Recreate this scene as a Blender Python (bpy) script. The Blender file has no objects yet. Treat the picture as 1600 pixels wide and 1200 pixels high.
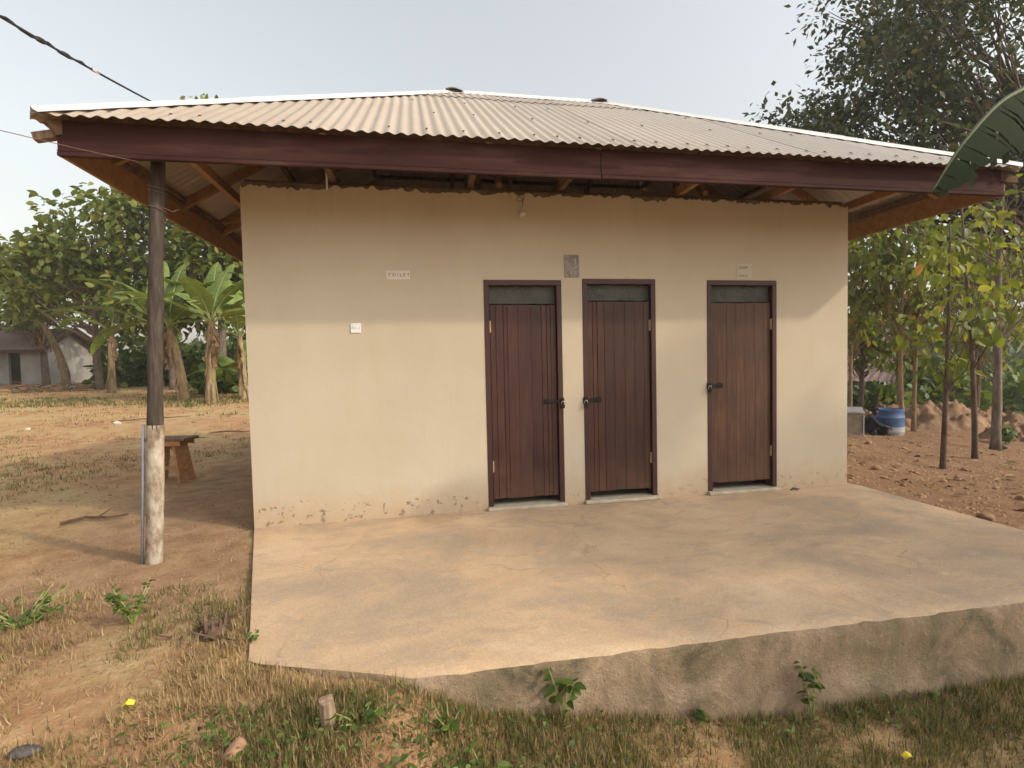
import bpy, bmesh, math, random
import numpy as np
from mathutils import Vector, Matrix, Quaternion

sc = bpy.context.scene
COL = sc.collection
R = math.radians
rng = np.random.default_rng(7)
random.seed(7)

# ------------------------------------------------------------------ camera, sky, sun, exposure
CAM = np.array([1.4215, -4.6996, 1.3578])
YAW, PITCH, ROLL, FPX = 0.1777, -0.0413, -0.0222, 808.8
fw = Vector((math.sin(YAW)*math.cos(PITCH), math.cos(YAW)*math.cos(PITCH), math.sin(PITCH)))
rt = Vector((math.cos(YAW), -math.sin(YAW), 0))
up = rt.cross(fw)
r2 = rt*math.cos(ROLL) + up*math.sin(ROLL)
u2 = -rt*math.sin(ROLL) + up*math.cos(ROLL)
cd = bpy.data.cameras.new('camera')
cam = bpy.data.objects.new('camera', cd)
COL.objects.link(cam)
m3 = Matrix((r2, u2, -fw)).transposed()
cam.matrix_world = Matrix.Translation(Vector(CAM.tolist())) @ m3.to_4x4()
cd.sensor_width = 36.0
cd.lens = FPX/1600*36.0
cd.clip_start = 0.05
cd.clip_end = 3000
sc.camera = cam

SUN = Vector((1.28, -0.83, 1.016)).normalized()
world = bpy.data.worlds.new('World')
sc.world = world
world.use_nodes = True
nt = world.node_tree
bg = nt.nodes['Background']
sky = nt.nodes.new('ShaderNodeTexSky')
sky.sky_type = 'NISHITA'
sky.sun_disc = False
sky.sun_elevation = math.asin(SUN.z)
sky.sun_rotation = math.atan2(SUN.x, SUN.y)
sky.air_density = 2.0
sky.dust_density = 4.2
sky.ozone_density = 1.6
hs_ = nt.nodes.new('ShaderNodeHueSaturation')       # dusty dry-season sky: pale everywhere
hs_.inputs['Saturation'].default_value = 0.30
nt.links.new(sky.outputs[0], hs_.inputs['Color'])
nt.links.new(hs_.outputs[0], bg.inputs[0])
bg.inputs[1].default_value = 0.15

sd = bpy.data.lights.new('sun', 'SUN')
sd.energy = 1.5
sd.angle = R(2.0)
sd.color = (1.0, 0.86, 0.66)
so = bpy.data.objects.new('sun', sd)
COL.objects.link(so)
so.rotation_euler = SUN.to_track_quat('Z', 'Y').to_euler()

sc.view_settings.view_transform = 'Standard'
sc.view_settings.look = 'None'
sc.view_settings.exposure = 0.68
sc.view_settings.gamma = 1.0
sc.view_settings.use_curve_mapping = False
sc.render.engine = 'CYCLES'
sc.cycles.use_denoising = True
sc.cycles.max_bounces = 8
sc.cycles.diffuse_bounces = 4
sc.cycles.transparent_max_bounces = 8
sc.cycles.volume_bounces = 1

# ------------------------------------------------------------------ materials
MATS = {}
def nodes_of(name):
    m = bpy.data.materials.new(name)
    m.use_nodes = True
    t = m.node_tree
    return m, t, t.nodes['Principled BSDF']

def ramp_node(t, stops, fac):
    n = t.nodes.new('ShaderNodeValToRGB')
    e = n.color_ramp.elements
    while len(e) < len(stops):
        e.new(0.5)
    for i, (p, c) in enumerate(stops):
        e[i].position = p
        e[i].color = (*c, 1) if len(c) == 3 else c
    t.links.new(fac, n.inputs[0])
    return n.outputs[0]

def noise_node(t, vec, scale, detail=6, rough=0.6, dist=0.0):
    n = t.nodes.new('ShaderNodeTexNoise')
    n.inputs['Scale'].default_value = scale
    n.inputs['Detail'].default_value = detail
    n.inputs['Roughness'].default_value = rough
    n.inputs['Distortion'].default_value = dist
    t.links.new(vec, n.inputs['Vector'])
    return n.outputs[0]

def coords(t, stretch=(1, 1, 1), kind='Object', jitter=False):
    tc = t.nodes.new('ShaderNodeTexCoord')
    mp = t.nodes.new('ShaderNodeMapping')
    mp.inputs['Scale'].default_value = stretch
    t.links.new(tc.outputs[kind], mp.inputs[0])
    if jitter:
        oi = t.nodes.new('ShaderNodeObjectInfo')
        mu = t.nodes.new('ShaderNodeMath'); mu.operation = 'MULTIPLY'; mu.inputs[1].default_value = 37.0
        t.links.new(oi.outputs['Random'], mu.inputs[0])
        t.links.new(mu.outputs[0], mp.inputs['Location'])
    return mp.outputs[0]

def world_pos(t, stretch=(1, 1, 1)):
    g = t.nodes.new('ShaderNodeNewGeometry')
    mp = t.nodes.new('ShaderNodeMapping')
    mp.inputs['Scale'].default_value = stretch
    t.links.new(g.outputs['Position'], mp.inputs[0])
    return mp.outputs[0]

def mixc(t, fac, a, b, mode='MIX'):
    n = t.nodes.new('ShaderNodeMix'); n.data_type = 'RGBA'; n.blend_type = mode
    if isinstance(fac, (int, float)): n.inputs[0].default_value = fac
    else: t.links.new(fac, n.inputs[0])
    for s, v in ((6, a), (7, b)):
        if isinstance(v, tuple): n.inputs[s].default_value = (*v, 1)
        else: t.links.new(v, n.inputs[s])
    return n.outputs[2]

def mth(t, op, a, b=None, clamp=False):
    n = t.nodes.new('ShaderNodeMath'); n.operation = op; n.use_clamp = clamp
    for i, v in enumerate((a, b)):
        if v is None: continue
        if isinstance(v, (int, float)): n.inputs[i].default_value = v
        else: t.links.new(v, n.inputs[i])
    return n.outputs[0]

def bump(t, bsdf, h, strength=0.3, dist=0.01):
    b = t.nodes.new('ShaderNodeBump')
    b.inputs['Strength'].default_value = strength
    b.inputs['Distance'].default_value = dist
    t.links.new(h, b.inputs['Height'])
    t.links.new(b.outputs[0], bsdf.inputs['Normal'])

def simple(name, stops, scale=8, rough=0.8, stretch=(1, 1, 1), metal=0.0, bs=0.3, bd=0.004, jitter=False, vary=0.0, bscale=None, detail=6, spec=0.3, dist=0.0):
    m, t, b = nodes_of(name)
    v = coords(t, stretch, jitter=jitter)
    f = noise_node(t, v, scale, detail, 0.62, dist)
    c = ramp_node(t, stops, f)
    if vary:
        oi = t.nodes.new('ShaderNodeObjectInfo')
        k = mth(t, 'MULTIPLY_ADD', oi.outputs['Random'], vary)
        k.node.inputs[2].default_value = 1 - vary/2
        hs = t.nodes.new('ShaderNodeHueSaturation')
        t.links.new(k, hs.inputs['Value']); t.links.new(c, hs.inputs['Color'])
        c = hs.outputs[0]
    t.links.new(c, b.inputs['Base Color'])
    b.inputs['Roughness'].default_value = rough
    b.inputs['Metallic'].default_value = metal
    b.inputs['Specular IOR Level'].default_value = spec
    h = f if bscale is None else noise_node(t, v, bscale, 5, 0.7)
    if bs: bump(t, b, h, bs, bd)
    MATS[name] = m
    return m

def leafmat(name, stops, rough=0.5, trans=0.35, tint=(1.25, 1.15, 0.55), scale=None):
    m, t, b = nodes_of(name)
    g = t.nodes.new('ShaderNodeNewGeometry')
    c = ramp_node(t, stops, g.outputs['Random Per Island'])
    if scale:
        nz = noise_node(t, world_pos(t), scale, 3)
        k = ramp_node(t, [(0.3, (0.75, 0.75, 0.75)), (0.7, (1.15, 1.15, 1.1))], nz)
        c = mixc(t, 1.0, c, k, 'MULTIPLY')
    t.links.new(c, b.inputs['Base Color'])
    b.inputs['Roughness'].default_value = rough
    b.inputs['Specular IOR Level'].default_value = 0.35
    tr = t.nodes.new('ShaderNodeBsdfTranslucent')
    tc = mixc(t, 1.0, c, tint, 'MULTIPLY')
    t.links.new(tc, tr.inputs[0])
    mx = t.nodes.new('ShaderNodeMixShader')
    mx.inputs[0].default_value = trans
    t.links.new(b.outputs[0], mx.inputs[1]); t.links.new(tr.outputs[0], mx.inputs[2])
    t.links.new(mx.outputs[0], t.nodes['Material Output'].inputs[0])
    MATS[name] = m
    return m

# cream wall paint: faint mottling, dust splashed up from the slab, flaked patches near the foot
def make_wall_mat():
    m, t, b = nodes_of('cream_paint')
    p = world_pos(t)
    sep = t.nodes.new('ShaderNodeSeparateXYZ'); t.links.new(p, sep.inputs[0])
    n1 = noise_node(t, p, 1.1, 5, 0.6)
    c = ramp_node(t, [(0.3, (0.470, 0.400, 0.298)), (0.55, (0.505, 0.435, 0.330)), (0.75, (0.535, 0.465, 0.360))], n1)
    st = noise_node(t, world_pos(t, (5, 5, 0.7)), 1.6, 6, 0.7)
    k = ramp_node(t, [(0.55, (0, 0, 0)), (0.8, (1, 1, 1))], st)
    c = mixc(t, mth(t, 'MULTIPLY', k, 0.30), c, (0.44, 0.33, 0.20))
    hi = mth(t, 'MULTIPLY', mth(t, 'SUBTRACT', sep.outputs[2], 2.45), 2.2, True)
    dr = noise_node(t, world_pos(t, (9, 9, 0.35)), 1.3, 6, 0.75)
    dk = ramp_node(t, [(0.52, (0, 0, 0)), (0.72, (1, 1, 1))], dr)
    c = mixc(t, mth(t, 'MULTIPLY', mth(t, 'MULTIPLY', dk, hi), 0.45), c, (0.30, 0.23, 0.15))
    n2 = noise_node(t, p, 7, 7, 0.7)
    low = mth(t, 'SUBTRACT', 0.34, sep.outputs[2])
    low = mth(t, 'MULTIPLY', low, 2.0)
    dirt = mth(t, 'MULTIPLY', mth(t, 'ADD', low, mth(t, 'SUBTRACT', n2, 0.55)), 1.1, True)
    c = mixc(t, mth(t, 'MULTIPLY', dirt, 0.75), c, (0.43, 0.265, 0.14))
    n3 = noise_node(t, world_pos(t, (1, 1, 1.2)), 15.0, 3, 0.62, 0.25)
    zone = mth(t, 'MULTIPLY', mth(t, 'SUBTRACT', 0.30, sep.outputs[2]), 0.75)
    zone = mth(t, 'MINIMUM', zone, 0.13)
    chip = ramp_node(t, [(0.725, (0, 0, 0)), (0.742, (1, 1, 1))], mth(t, 'ADD', n3, zone))
    leftside = mth(t, 'LESS_THAN', sep.outputs[0], 2.05)
    chipf = mth(t, 'MULTIPLY', chip, mth(t, 'MULTIPLY_ADD', leftside, 0.8))
    c = mixc(t, chipf, c, (0.27, 0.20, 0.135))
    sp = noise_node(t, p, 55, 3, 0.6)
    spk = ramp_node(t, [(0.70, (0, 0, 0)), (0.76, (1, 1, 1))], sp)
    c = mixc(t, mth(t, 'MULTIPLY', spk, 0.22), c, (0.40, 0.28, 0.17))
    t.links.new(c, b.inputs['Base Color'])
    b.inputs['Roughness'].default_value = 0.62
    b.inputs['Specular IOR Level'].default_value = 0.25
    h = mth(t, 'ADD', mth(t, 'MULTIPLY', noise_node(t, p, 40, 5, 0.7), 0.5), mth(t, 'MULTIPLY', noise_node(t, p, 3, 4), 1.2))
    h = mth(t, 'SUBTRACT', h, mth(t, 'MULTIPLY', chipf, 1.0))
    bump(t, b, h, 0.35, 0.008)
    MATS['cream_paint'] = m
make_wall_mat()

def make_slab_mats():
    m, t, b = nodes_of('dusty_concrete')
    p = world_pos(t)
    n1 = noise_node(t, world_pos(t, (0.8, 1.1, 1)), 0.95, 9, 0.66, 0.8)
    c = ramp_node(t, [(0.34, (0.30, 0.232, 0.170)), (0.45, (0.41, 0.292, 0.190)), (0.54, (0.52, 0.352, 0.215)), (0.66, (0.595, 0.43, 0.28))], n1)
    n2 = noise_node(t, world_pos(t, (1.0, 1.7, 1)), 3.4, 9, 0.72, 0.9)
    k = ramp_node(t, [(0.50, (0, 0, 0)), (0.64, (1, 1, 1))], n2)
    c = mixc(t, mth(t, 'MULTIPLY', k, 0.55), c, (0.275, 0.225, 0.180))
    n5 = noise_node(t, world_pos(t, (1.0, 1.2, 1)), 2.1, 8, 0.7, 0.5)
    k5 = ramp_node(t, [(0.53, (0, 0, 0)), (0.66, (1, 1, 1))], n5)
    c = mixc(t, mth(t, 'MULTIPLY', k5, 0.5), c, (0.60, 0.375, 0.20))
    n4 = noise_node(t, world_pos(t, (1.2, 1.8, 1)), 9, 9, 0.78, 0.4)
    k4 = ramp_node(t, [(0.55, (0, 0, 0)), (0.68, (1, 1, 1))], n4)
    c = mixc(t, mth(t, 'MULTIPLY', k4, 0.4), c, (0.64, 0.50, 0.35))
    n3 = noise_node(t, p, 75, 5, 0.75)
    c = mixc(t, 0.30, c, ramp_node(t, [(0.32, (0.19, 0.14, 0.095)), (0.68, (0.66, 0.50, 0.34))], n3))
    # scuffs and grit: small dark specks and short scratches
    sp = noise_node(t, world_pos(t, (1.0, 2.6, 1)), 24, 4, 0.7, 1.0)
    ks = ramp_node(t, [(0.685, (0, 0, 0)), (0.73, (1, 1, 1))], sp)
    c = mixc(t, mth(t, 'MULTIPLY', ks, 0.55), c, (0.145, 0.115, 0.085))
    # hairline cracks
    wv = t.nodes.new('ShaderNodeVectorMath'); wv.operation = 'MULTIPLY_ADD'
    nz = t.nodes.new('ShaderNodeTexNoise'); nz.inputs['Scale'].default_value = 2.2; nz.inputs['Detail'].default_value = 6
    t.links.new(p, nz.inputs['Vector']); t.links.new(nz.outputs['Color'], wv.inputs[0]); wv.inputs[1].default_value = (0.55, 0.55, 0); t.links.new(p, wv.inputs[2])
    vo = t.nodes.new('ShaderNodeTexVoronoi'); vo.feature = 'DISTANCE_TO_EDGE'; vo.inputs['Scale'].default_value = 0.55
    t.links.new(wv.outputs[0], vo.inputs['Vector'])
    ck = ramp_node(t, [(0.0, (1, 1, 1)), (0.0030, (0, 0, 0))], vo.outputs['Distance'])
    ckm = mth(t, 'MULTIPLY', ck, ramp_node(t, [(0.46, (0, 0, 0)), (0.56, (1, 1, 1))], n5))
    c = mixc(t, mth(t, 'MULTIPLY', ckm, 0.35), c, (0.17, 0.13, 0.095))
    t.links.new(c, b.inputs['Base Color'])
    b.inputs['Roughness'].default_value = 0.82
    b.inputs['Specular IOR Level'].default_value = 0.2
    h = mth(t, 'ADD', mth(t, 'MULTIPLY', n3, 0.45), mth(t, 'ADD', n2, mth(t, 'MULTIPLY', n4, 0.8)))
    bump(t, b, mth(t, 'SUBTRACT', h, mth(t, 'MULTIPLY', ckm, 0.4)), 0.5, 0.008)
    MATS['dusty_concrete'] = m
    m, t, b = nodes_of('stained_concrete')
    p = world_pos(t)
    n1 = noise_node(t, world_pos(t, (1, 1, 0.9)), 2.6, 9, 0.70, 0.7)
    c = ramp_node(t, [(0.34, (0.135, 0.112, 0.070)), (0.45, (0.26, 0.195, 0.125)), (0.55, (0.36, 0.255, 0.168)), (0.68, (0.50, 0.375, 0.26))], n1)
    n2 = noise_node(t, world_pos(t, (1.5, 1.5, 0.8)), 2.0, 8, 0.72, 0.5)
    k = ramp_node(t, [(0.50, (0, 0, 0)), (0.64, (1, 1, 1))], n2)
    c = mixc(t, mth(t, 'MULTIPLY', k, 0.55), c, (0.17, 0.155, 0.078))
    n3 = noise_node(t, p, 30, 8, 0.78)
    k3 = ramp_node(t, [(0.58, (0, 0, 0)), (0.66, (1, 1, 1))], n3)
    c = mixc(t, mth(t, 'MULTIPLY', k3, 0.6), c, (0.50, 0.42, 0.32))
    k6 = ramp_node(t, [(0.34, (1, 1, 1)), (0.42, (0, 0, 0))], n3)
    c = mixc(t, mth(t, 'MULTIPLY', k6, 0.6), c, (0.075, 0.060, 0.042))
    vo = t.nodes.new('ShaderNodeTexVoronoi'); vo.inputs['Scale'].default_value = 38; t.links.new(p, vo.inputs['Vector'])
    ag = ramp_node(t, [(0.16, (1, 1, 1)), (0.24, (0, 0, 0))], vo.outputs['Distance'])
    agm = mth(t, 'MULTIPLY', ag, ramp_node(t, [(0.52, (0, 0, 0)), (0.58, (1, 1, 1))], n1))
    c = mixc(t, mth(t, 'MULTIPLY', agm, 0.6), c, (0.42, 0.37, 0.31))
    t.links.new(c, b.inputs['Base Color'])
    b.inputs['Roughness'].default_value = 0.92
    b.inputs['Specular IOR Level'].default_value = 0.15
    bump(t, b, mth(t, 'ADD', mth(t, 'ADD', n1, mth(t, 'MULTIPLY', agm, 0.35)), n3), 0.9, 0.022)
    MATS['stained_concrete'] = m
make_slab_mats()

def make_soil():
    m, t, b = nodes_of('soil')
    p = world_pos(t)
    sep = t.nodes.new('ShaderNodeSeparateXYZ'); t.links.new(p, sep.inputs[0])
    n1 = noise_node(t, p, 0.55, 7, 0.62, 0.4)
    n2 = noise_node(t, p, 3.3, 7, 0.7)
    n3 = noise_node(t, p, 28, 6, 0.75)
    red = ramp_node(t, [(0.3, (0.285, 0.150, 0.078)), (0.55, (0.42, 0.235, 0.122)), (0.75, (0.54, 0.35, 0.20))], n2)
    straw = ramp_node(t, [(0.32, (0.25, 0.19, 0.085)), (0.5, (0.44, 0.325, 0.16)), (0.7, (0.60, 0.46, 0.25))], n3)
    f = mth(t, 'ADD', mth(t, 'MULTIPLY', n1, 0.8), mth(t, 'MULTIPLY', n2, 0.35))
    k = ramp_node(t, [(0.50, (0, 0, 0)), (0.66, (1, 1, 1))], f)
    c = mixc(t, mth(t, 'MULTIPLY', k, 0.8), red, straw)
    # worn trodden strip beside the building and bare brown earth to the right
    brown = ramp_node(t, [(0.32, (0.115, 0.066, 0.037)), (0.5, (0.215, 0.122, 0.068)), (0.68, (0.34, 0.21, 0.125))], mth(t, 'ADD', mth(t, 'MULTIPLY', n3, 0.55), mth(t, 'MULTIPLY', n2, 0.45)))
    right = mth(t, 'MULTIPLY', mth(t, 'SUBTRACT', sep.outputs[0], 5.2), 1.2, True)
    nearw = mth(t, 'MULTIPLY', mth(t, 'ADD', sep.outputs[1], 2.3), 1.6, True)
    c = mixc(t, mth(t, 'MULTIPLY', right, nearw), c, brown)
    lw = mth(t, 'SUBTRACT', 1.35, mth(t, 'ABSOLUTE', mth(t, 'ADD', sep.outputs[0], 0.5)))
    lw = mth(t, 'ADD', lw, mth(t, 'MULTIPLY', mth(t, 'SUBTRACT', n1, 0.5), 2.2))
    lw = mth(t, 'MULTIPLY', mth(t, 'MULTIPLY', lw, 1.4, True), mth(t, 'MULTIPLY', mth(t, 'ADD', sep.outputs[1], 2.2), 1.2, True))
    trod = ramp_node(t, [(0.35, (0.215, 0.125, 0.075)), (0.65, (0.37, 0.235, 0.145))], n2)
    c = mixc(t, mth(t, 'MULTIPLY', lw, 0.8), c, trod)
    t.links.new(c, b.inputs['Base Color'])
    b.inputs['Roughness'].default_value = 0.95
    b.inputs['Specular IOR Level'].default_value = 0.1
    bump(t, b, mth(t, 'ADD', n2, mth(t, 'MULTIPLY', n3, 0.8)), 0.8, 0.03)
    MATS['soil'] = m
make_soil()

simple('cement', [(0.3, (0.20, 0.185, 0.155)), (0.7, (0.34, 0.32, 0.275))], 5, 0.9, bs=0.5, bd=0.006)
simple('room_plaster', [(0.3, (0.62, 0.63, 0.60)), (0.7, (0.70, 0.71, 0.68))], 3, 0.9, bs=0.3)
simple('rough_mortar', [(0.3, (0.10, 0.075, 0.055)), (0.7, (0.21, 0.16, 0.12))], 14, 0.95, bs=0.8, bd=0.01)
simple('pale_cement', [(0.3, (0.36, 0.30, 0.22)), (0.7, (0.50, 0.43, 0.33))], 12, 0.9, bs=0.4)
simple('maroon_paint', [(0.25, (0.036, 0.0120, 0.0105)), (0.55, (0.052, 0.0175, 0.0150)), (0.8, (0.076, 0.028, 0.023))], 3.0, 0.45, stretch=(1, 1, 1), bs=0.15, bd=0.002, jitter=True, vary=0.2, bscale=30, spec=0.4)
simple('maroon_dusty', [(0.30, (0.035, 0.014, 0.013)), (0.55, (0.052, 0.021, 0.019)), (0.70, (0.078, 0.042, 0.033)), (0.85, (0.138, 0.095, 0.068))], 3.0, 0.8, stretch=(0.5, 1, 3.0), bs=0.35, bd=0.004, bscale=24, spec=0.12)
def make_door_mat(name, tint):
    m, t, b = nodes_of(name)
    v = coords(t, (9, 9, 0.7), jitter=True)
    f = noise_node(t, v, 4.0, 7, 0.62)
    c = ramp_node(t, [(0.25, (0.044*tint[0], 0.0150*tint[1], 0.0105*tint[2])), (0.5, (0.074*tint[0], 0.0255*tint[1], 0.0175*tint[2])), (0.72, (0.108*tint[0], 0.041*tint[1], 0.027*tint[2]))], f)
    oi = t.nodes.new('ShaderNodeObjectInfo')
    k = mth(t, 'MULTIPLY_ADD', oi.outputs['Random'], 0.34); k.node.inputs[2].default_value = 0.83
    hs = t.nodes.new('ShaderNodeHueSaturation'); t.links.new(k, hs.inputs['Value']); t.links.new(c, hs.inputs['Color'])
    c = hs.outputs[0]
    p = world_pos(t); sep = t.nodes.new('ShaderNodeSeparateXYZ'); t.links.new(p, sep.inputs[0])
    n2 = noise_node(t, p, 6, 7, 0.7)
    dust = mth(t, 'MULTIPLY', mth(t, 'ADD', mth(t, 'MULTIPLY', mth(t, 'SUBTRACT', 0.45, sep.outputs[2]), 1.5), mth(t, 'SUBTRACT', n2, 0.52)), 1.0, True)
    c = mixc(t, mth(t, 'MULTIPLY', dust, 0.42), c, (0.21, 0.115, 0.066))
    n3 = noise_node(t, world_pos(t, (30, 30, 1.2)), 1.7, 5, 0.7)
    k3 = ramp_node(t, [(0.70, (0, 0, 0)), (0.73, (1, 1, 1))], n3)
    c = mixc(t, mth(t, 'MULTIPLY', k3, 0.22), c, (0.30, 0.20, 0.14))
    big = ramp_node(t, [(0.35, (0.8, 0.8, 0.85)), (0.65, (1.2, 1.15, 1.05))], noise_node(t, p, 1.6, 5))
    c = mixc(t, 1.0, c, big, 'MULTIPLY')
    t.links.new(c, b.inputs['Base Color'])
    rg = ramp_node(t, [(0.3, (0.36,)*3), (0.7, (0.60,)*3)], n2)
    t.links.new(rg, b.inputs['Roughness'])
    b.inputs['Specular IOR Level'].default_value = 0.35
    bump(t, b, f, 0.25, 0.002)
    MATS[name] = m
make_door_mat('door_plank', (0.66, 0.72, 0.85))
make_door_mat('door_plank_mid', (0.74, 0.80, 0.72))
make_door_mat('door_plank_tan', (1.05, 1.35, 1.10))
simple('raw_wood', [(0.28, (0.221, 0.112, 0.050)), (0.5, (0.312, 0.168, 0.077)), (0.75, (0.394, 0.232, 0.117))], 5, 0.75, stretch=(3, 3, 3), bs=0.3, bd=0.003, jitter=True, vary=0.3, detail=8, dist=0.6)
simple('old_timber', [(0.28, (0.075, 0.045, 0.027)), (0.5, (0.145, 0.090, 0.053)), (0.75, (0.23, 0.155, 0.095))], 6, 0.85, stretch=(3, 3, 3), bs=0.4, bd=0.004, jitter=True, vary=0.4, detail=8)
simple('bright_timber', [(0.3, (0.28, 0.15, 0.06)), (0.7, (0.42, 0.26, 0.12))], 6, 0.8, stretch=(3, 3, 3), jitter=True, vary=0.3)
simple('post_timber', [(0.25, (0.024, 0.018, 0.014)), (0.5, (0.060, 0.046, 0.036)), (0.75, (0.115, 0.092, 0.073))], 7, 0.9, stretch=(6, 6, 0.8), bs=0.7, bd=0.008, detail=9)
simple('whitewash', [(0.30, (0.10, 0.068, 0.043)), (0.43, (0.24, 0.182, 0.125)), (0.56, (0.38, 0.325, 0.26)), (0.72, (0.52, 0.47, 0.40))], 9, 0.9, stretch=(1.6, 1.6, 0.8), bs=0.6, bd=0.008, detail=9)
simple('grey_pvc', [(0.3, (0.17, 0.17, 0.19)), (0.7, (0.25, 0.25, 0.27))], 9, 0.5, bs=0.1)
simple('stool_wood', [(0.28, (0.27, 0.13, 0.055)), (0.5, (0.40, 0.20, 0.085)), (0.75, (0.50, 0.28, 0.135))], 7, 0.6, stretch=(2, 2, 6), bs=0.2, jitter=True, vary=0.2)
simple('stool_top', [(0.3, (0.12, 0.07, 0.042)), (0.7, (0.24, 0.14, 0.082))], 8, 0.6, bs=0.2)
simple('black_iron', [(0.3, (0.010, 0.010, 0.010)), (0.7, (0.035, 0.032, 0.030))], 30, 0.4, metal=0.6, bs=0.2)
simple('steel', [(0.3, (0.35, 0.35, 0.36)), (0.7, (0.55, 0.55, 0.56))], 30, 0.32, metal=0.9, bs=0.1)
simple('brass', [(0.3, (0.30, 0.23, 0.12)), (0.7, (0.46, 0.37, 0.20))], 40, 0.5, metal=0.6, bs=0.1)
simple('white_plastic', [(0.3, (0.66, 0.66, 0.66)), (0.7, (0.76, 0.76, 0.76))], 12, 0.35, bs=0.05)
simple('sheet_paper', [(0.3, (0.60, 0.54, 0.47)), (0.7, (0.68, 0.62, 0.55))], 10, 0.8, bs=0.1)
simple('faded_paper', [(0.3, (0.50, 0.455, 0.37)), (0.7, (0.565, 0.515, 0.42))], 10, 0.8, bs=0.1)
simple('ink', [(0.3, (0.05, 0.042, 0.035)), (0.7, (0.085, 0.07, 0.058))], 60, 0.8, bs=0)
simple('faded_ink', [(0.3, (0.15, 0.115, 0.08)), (0.7, (0.24, 0.19, 0.14))], 60, 0.8, bs=0)
simple('notice_print', [(0.30, (0.10, 0.09, 0.085)), (0.45, (0.21, 0.19, 0.18)), (0.58, (0.32, 0.29, 0.27)), (0.75, (0.47, 0.44, 0.40))], 16, 0.6, stretch=(2.6, 1, 0.9), bs=0.1, detail=5, dist=1.5)
simple('black_cable', [(0.3, (0.012, 0.012, 0.014)), (0.7, (0.03, 0.03, 0.032))], 20, 0.6, bs=0.2)
simple('wire_tan', [(0.3, (0.10, 0.065, 0.045)), (0.7, (0.17, 0.12, 0.09))], 20, 0.6, bs=0)
simple('frayed_tape', [(0.3, (0.42, 0.35, 0.29)), (0.7, (0.60, 0.53, 0.45))], 30, 0.9)
simple('stone', [(0.3, (0.20, 0.14, 0.10)), (0.7, (0.42, 0.32, 0.24))], 8, 0.95, bs=0.6, bd=0.01, jitter=True, vary=0.3)
simple('pale_stone', [(0.3, (0.45, 0.40, 0.34)), (0.7, (0.62, 0.57, 0.50))], 8, 0.95, bs=0.5, bd=0.01, jitter=True)
simple('orange_stone', [(0.3, (0.27, 0.145, 0.08)), (0.7, (0.42, 0.25, 0.15))], 10, 0.95, bs=0.6, bd=0.01)
simple('slate_stone', [(0.3, (0.06, 0.05, 0.05)), (0.7, (0.13, 0.11, 0.105))], 8, 0.9, bs=0.6, bd=0.01)
simple('clod_earth', [(0.3, (0.17, 0.098, 0.052)), (0.55, (0.285, 0.172, 0.095)), (0.75, (0.40, 0.265, 0.16))], 9, 0.95, bs=0.6, bd=0.01)
simple('heap_earth', [(0.3, (0.14, 0.078, 0.042)), (0.55, (0.24, 0.145, 0.084)), (0.75, (0.34, 0.225, 0.14))], 2.4, 0.95, bs=0.9, bd=0.08, detail=9)
simple('blue_plastic', [(0.3, (0.040, 0.080, 0.185)), (0.7, (0.080, 0.135, 0.26))], 4, 0.5, bs=0.1)
simple('drum_dust', [(0.3, (0.20, 0.22, 0.25)), (0.7, (0.36, 0.34, 0.31))], 5, 0.8, bs=0.1)
simple('dark_cloth', [(0.3, (0.006, 0.007, 0.009)), (0.7, (0.018, 0.019, 0.022))], 14, 0.9, bs=0.4)
simple('skin', [(0.3, (0.038, 0.020, 0.013)), (0.7, (0.060, 0.034, 0.022))], 10, 0.55, bs=0.1)
simple('hair', [(0.3, (0.005, 0.004, 0.004)), (0.7, (0.012, 0.011, 0.010))], 60, 0.9, bs=0.6)
simple('black_plastic', [(0.3, (0.008, 0.008, 0.009)), (0.7, (0.02, 0.02, 0.021))], 10, 0.5, bs=0.1)
simple('grey_metal', [(0.3, (0.24, 0.22, 0.20)), (0.7, (0.42, 0.40, 0.37))], 7, 0.55, metal=0.4, bs=0.2)
simple('sack_tan', [(0.3, (0.20, 0.155, 0.12)), (0.7, (0.33, 0.27, 0.215))], 6, 0.9, bs=0.4)
simple('grey_render', [(0.28, (0.20, 0.185, 0.17)), (0.5, (0.30, 0.285, 0.265)), (0.75, (0.42, 0.40, 0.365))], 0.8, 0.9, bs=0.4, bd=0.02)
simple('brown_roofing', [(0.3, (0.155, 0.095, 0.08)), (0.7, (0.235, 0.155, 0.13))], 1.5, 0.7, bs=0.1)
simple('pink_roofing', [(0.3, (0.20, 0.125, 0.115)), (0.7, (0.30, 0.205, 0.185))], 1.5, 0.7, bs=0.1)
simple('dark_brown', [(0.3, (0.05, 0.028, 0.022)), (0.7, (0.09, 0.05, 0.04))], 3, 0.8, bs=0.1)
simple('block_grey', [(0.3, (0.20, 0.19, 0.18)), (0.7, (0.32, 0.305, 0.285))], 6, 0.95, bs=0.5, jitter=True, vary=0.3)
simple('dark_room', [(0.3, (0.10, 0.095, 0.09)), (0.7, (0.16, 0.15, 0.14))], 2, 0.9, bs=0)
simple('dead_stick', [(0.3, (0.075, 0.045, 0.028)), (0.7, (0.17, 0.11, 0.07))], 9, 0.9, bs=0.4, jitter=True, vary=0.4)
simple('bark_grey', [(0.28, (0.075, 0.055, 0.04)), (0.5, (0.145, 0.11, 0.082)), (0.75, (0.23, 0.18, 0.135))], 5, 0.9, stretch=(3, 3, 0.8), bs=0.7, bd=0.02, jitter=True, vary=0.3)
simple('bark_tan', [(0.28, (0.135, 0.085, 0.045)), (0.5, (0.22, 0.145, 0.08)), (0.75, (0.32, 0.23, 0.14))], 6, 0.9, stretch=(3, 3, 0.8), bs=0.6, bd=0.01, jitter=True, vary=0.4)
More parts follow.
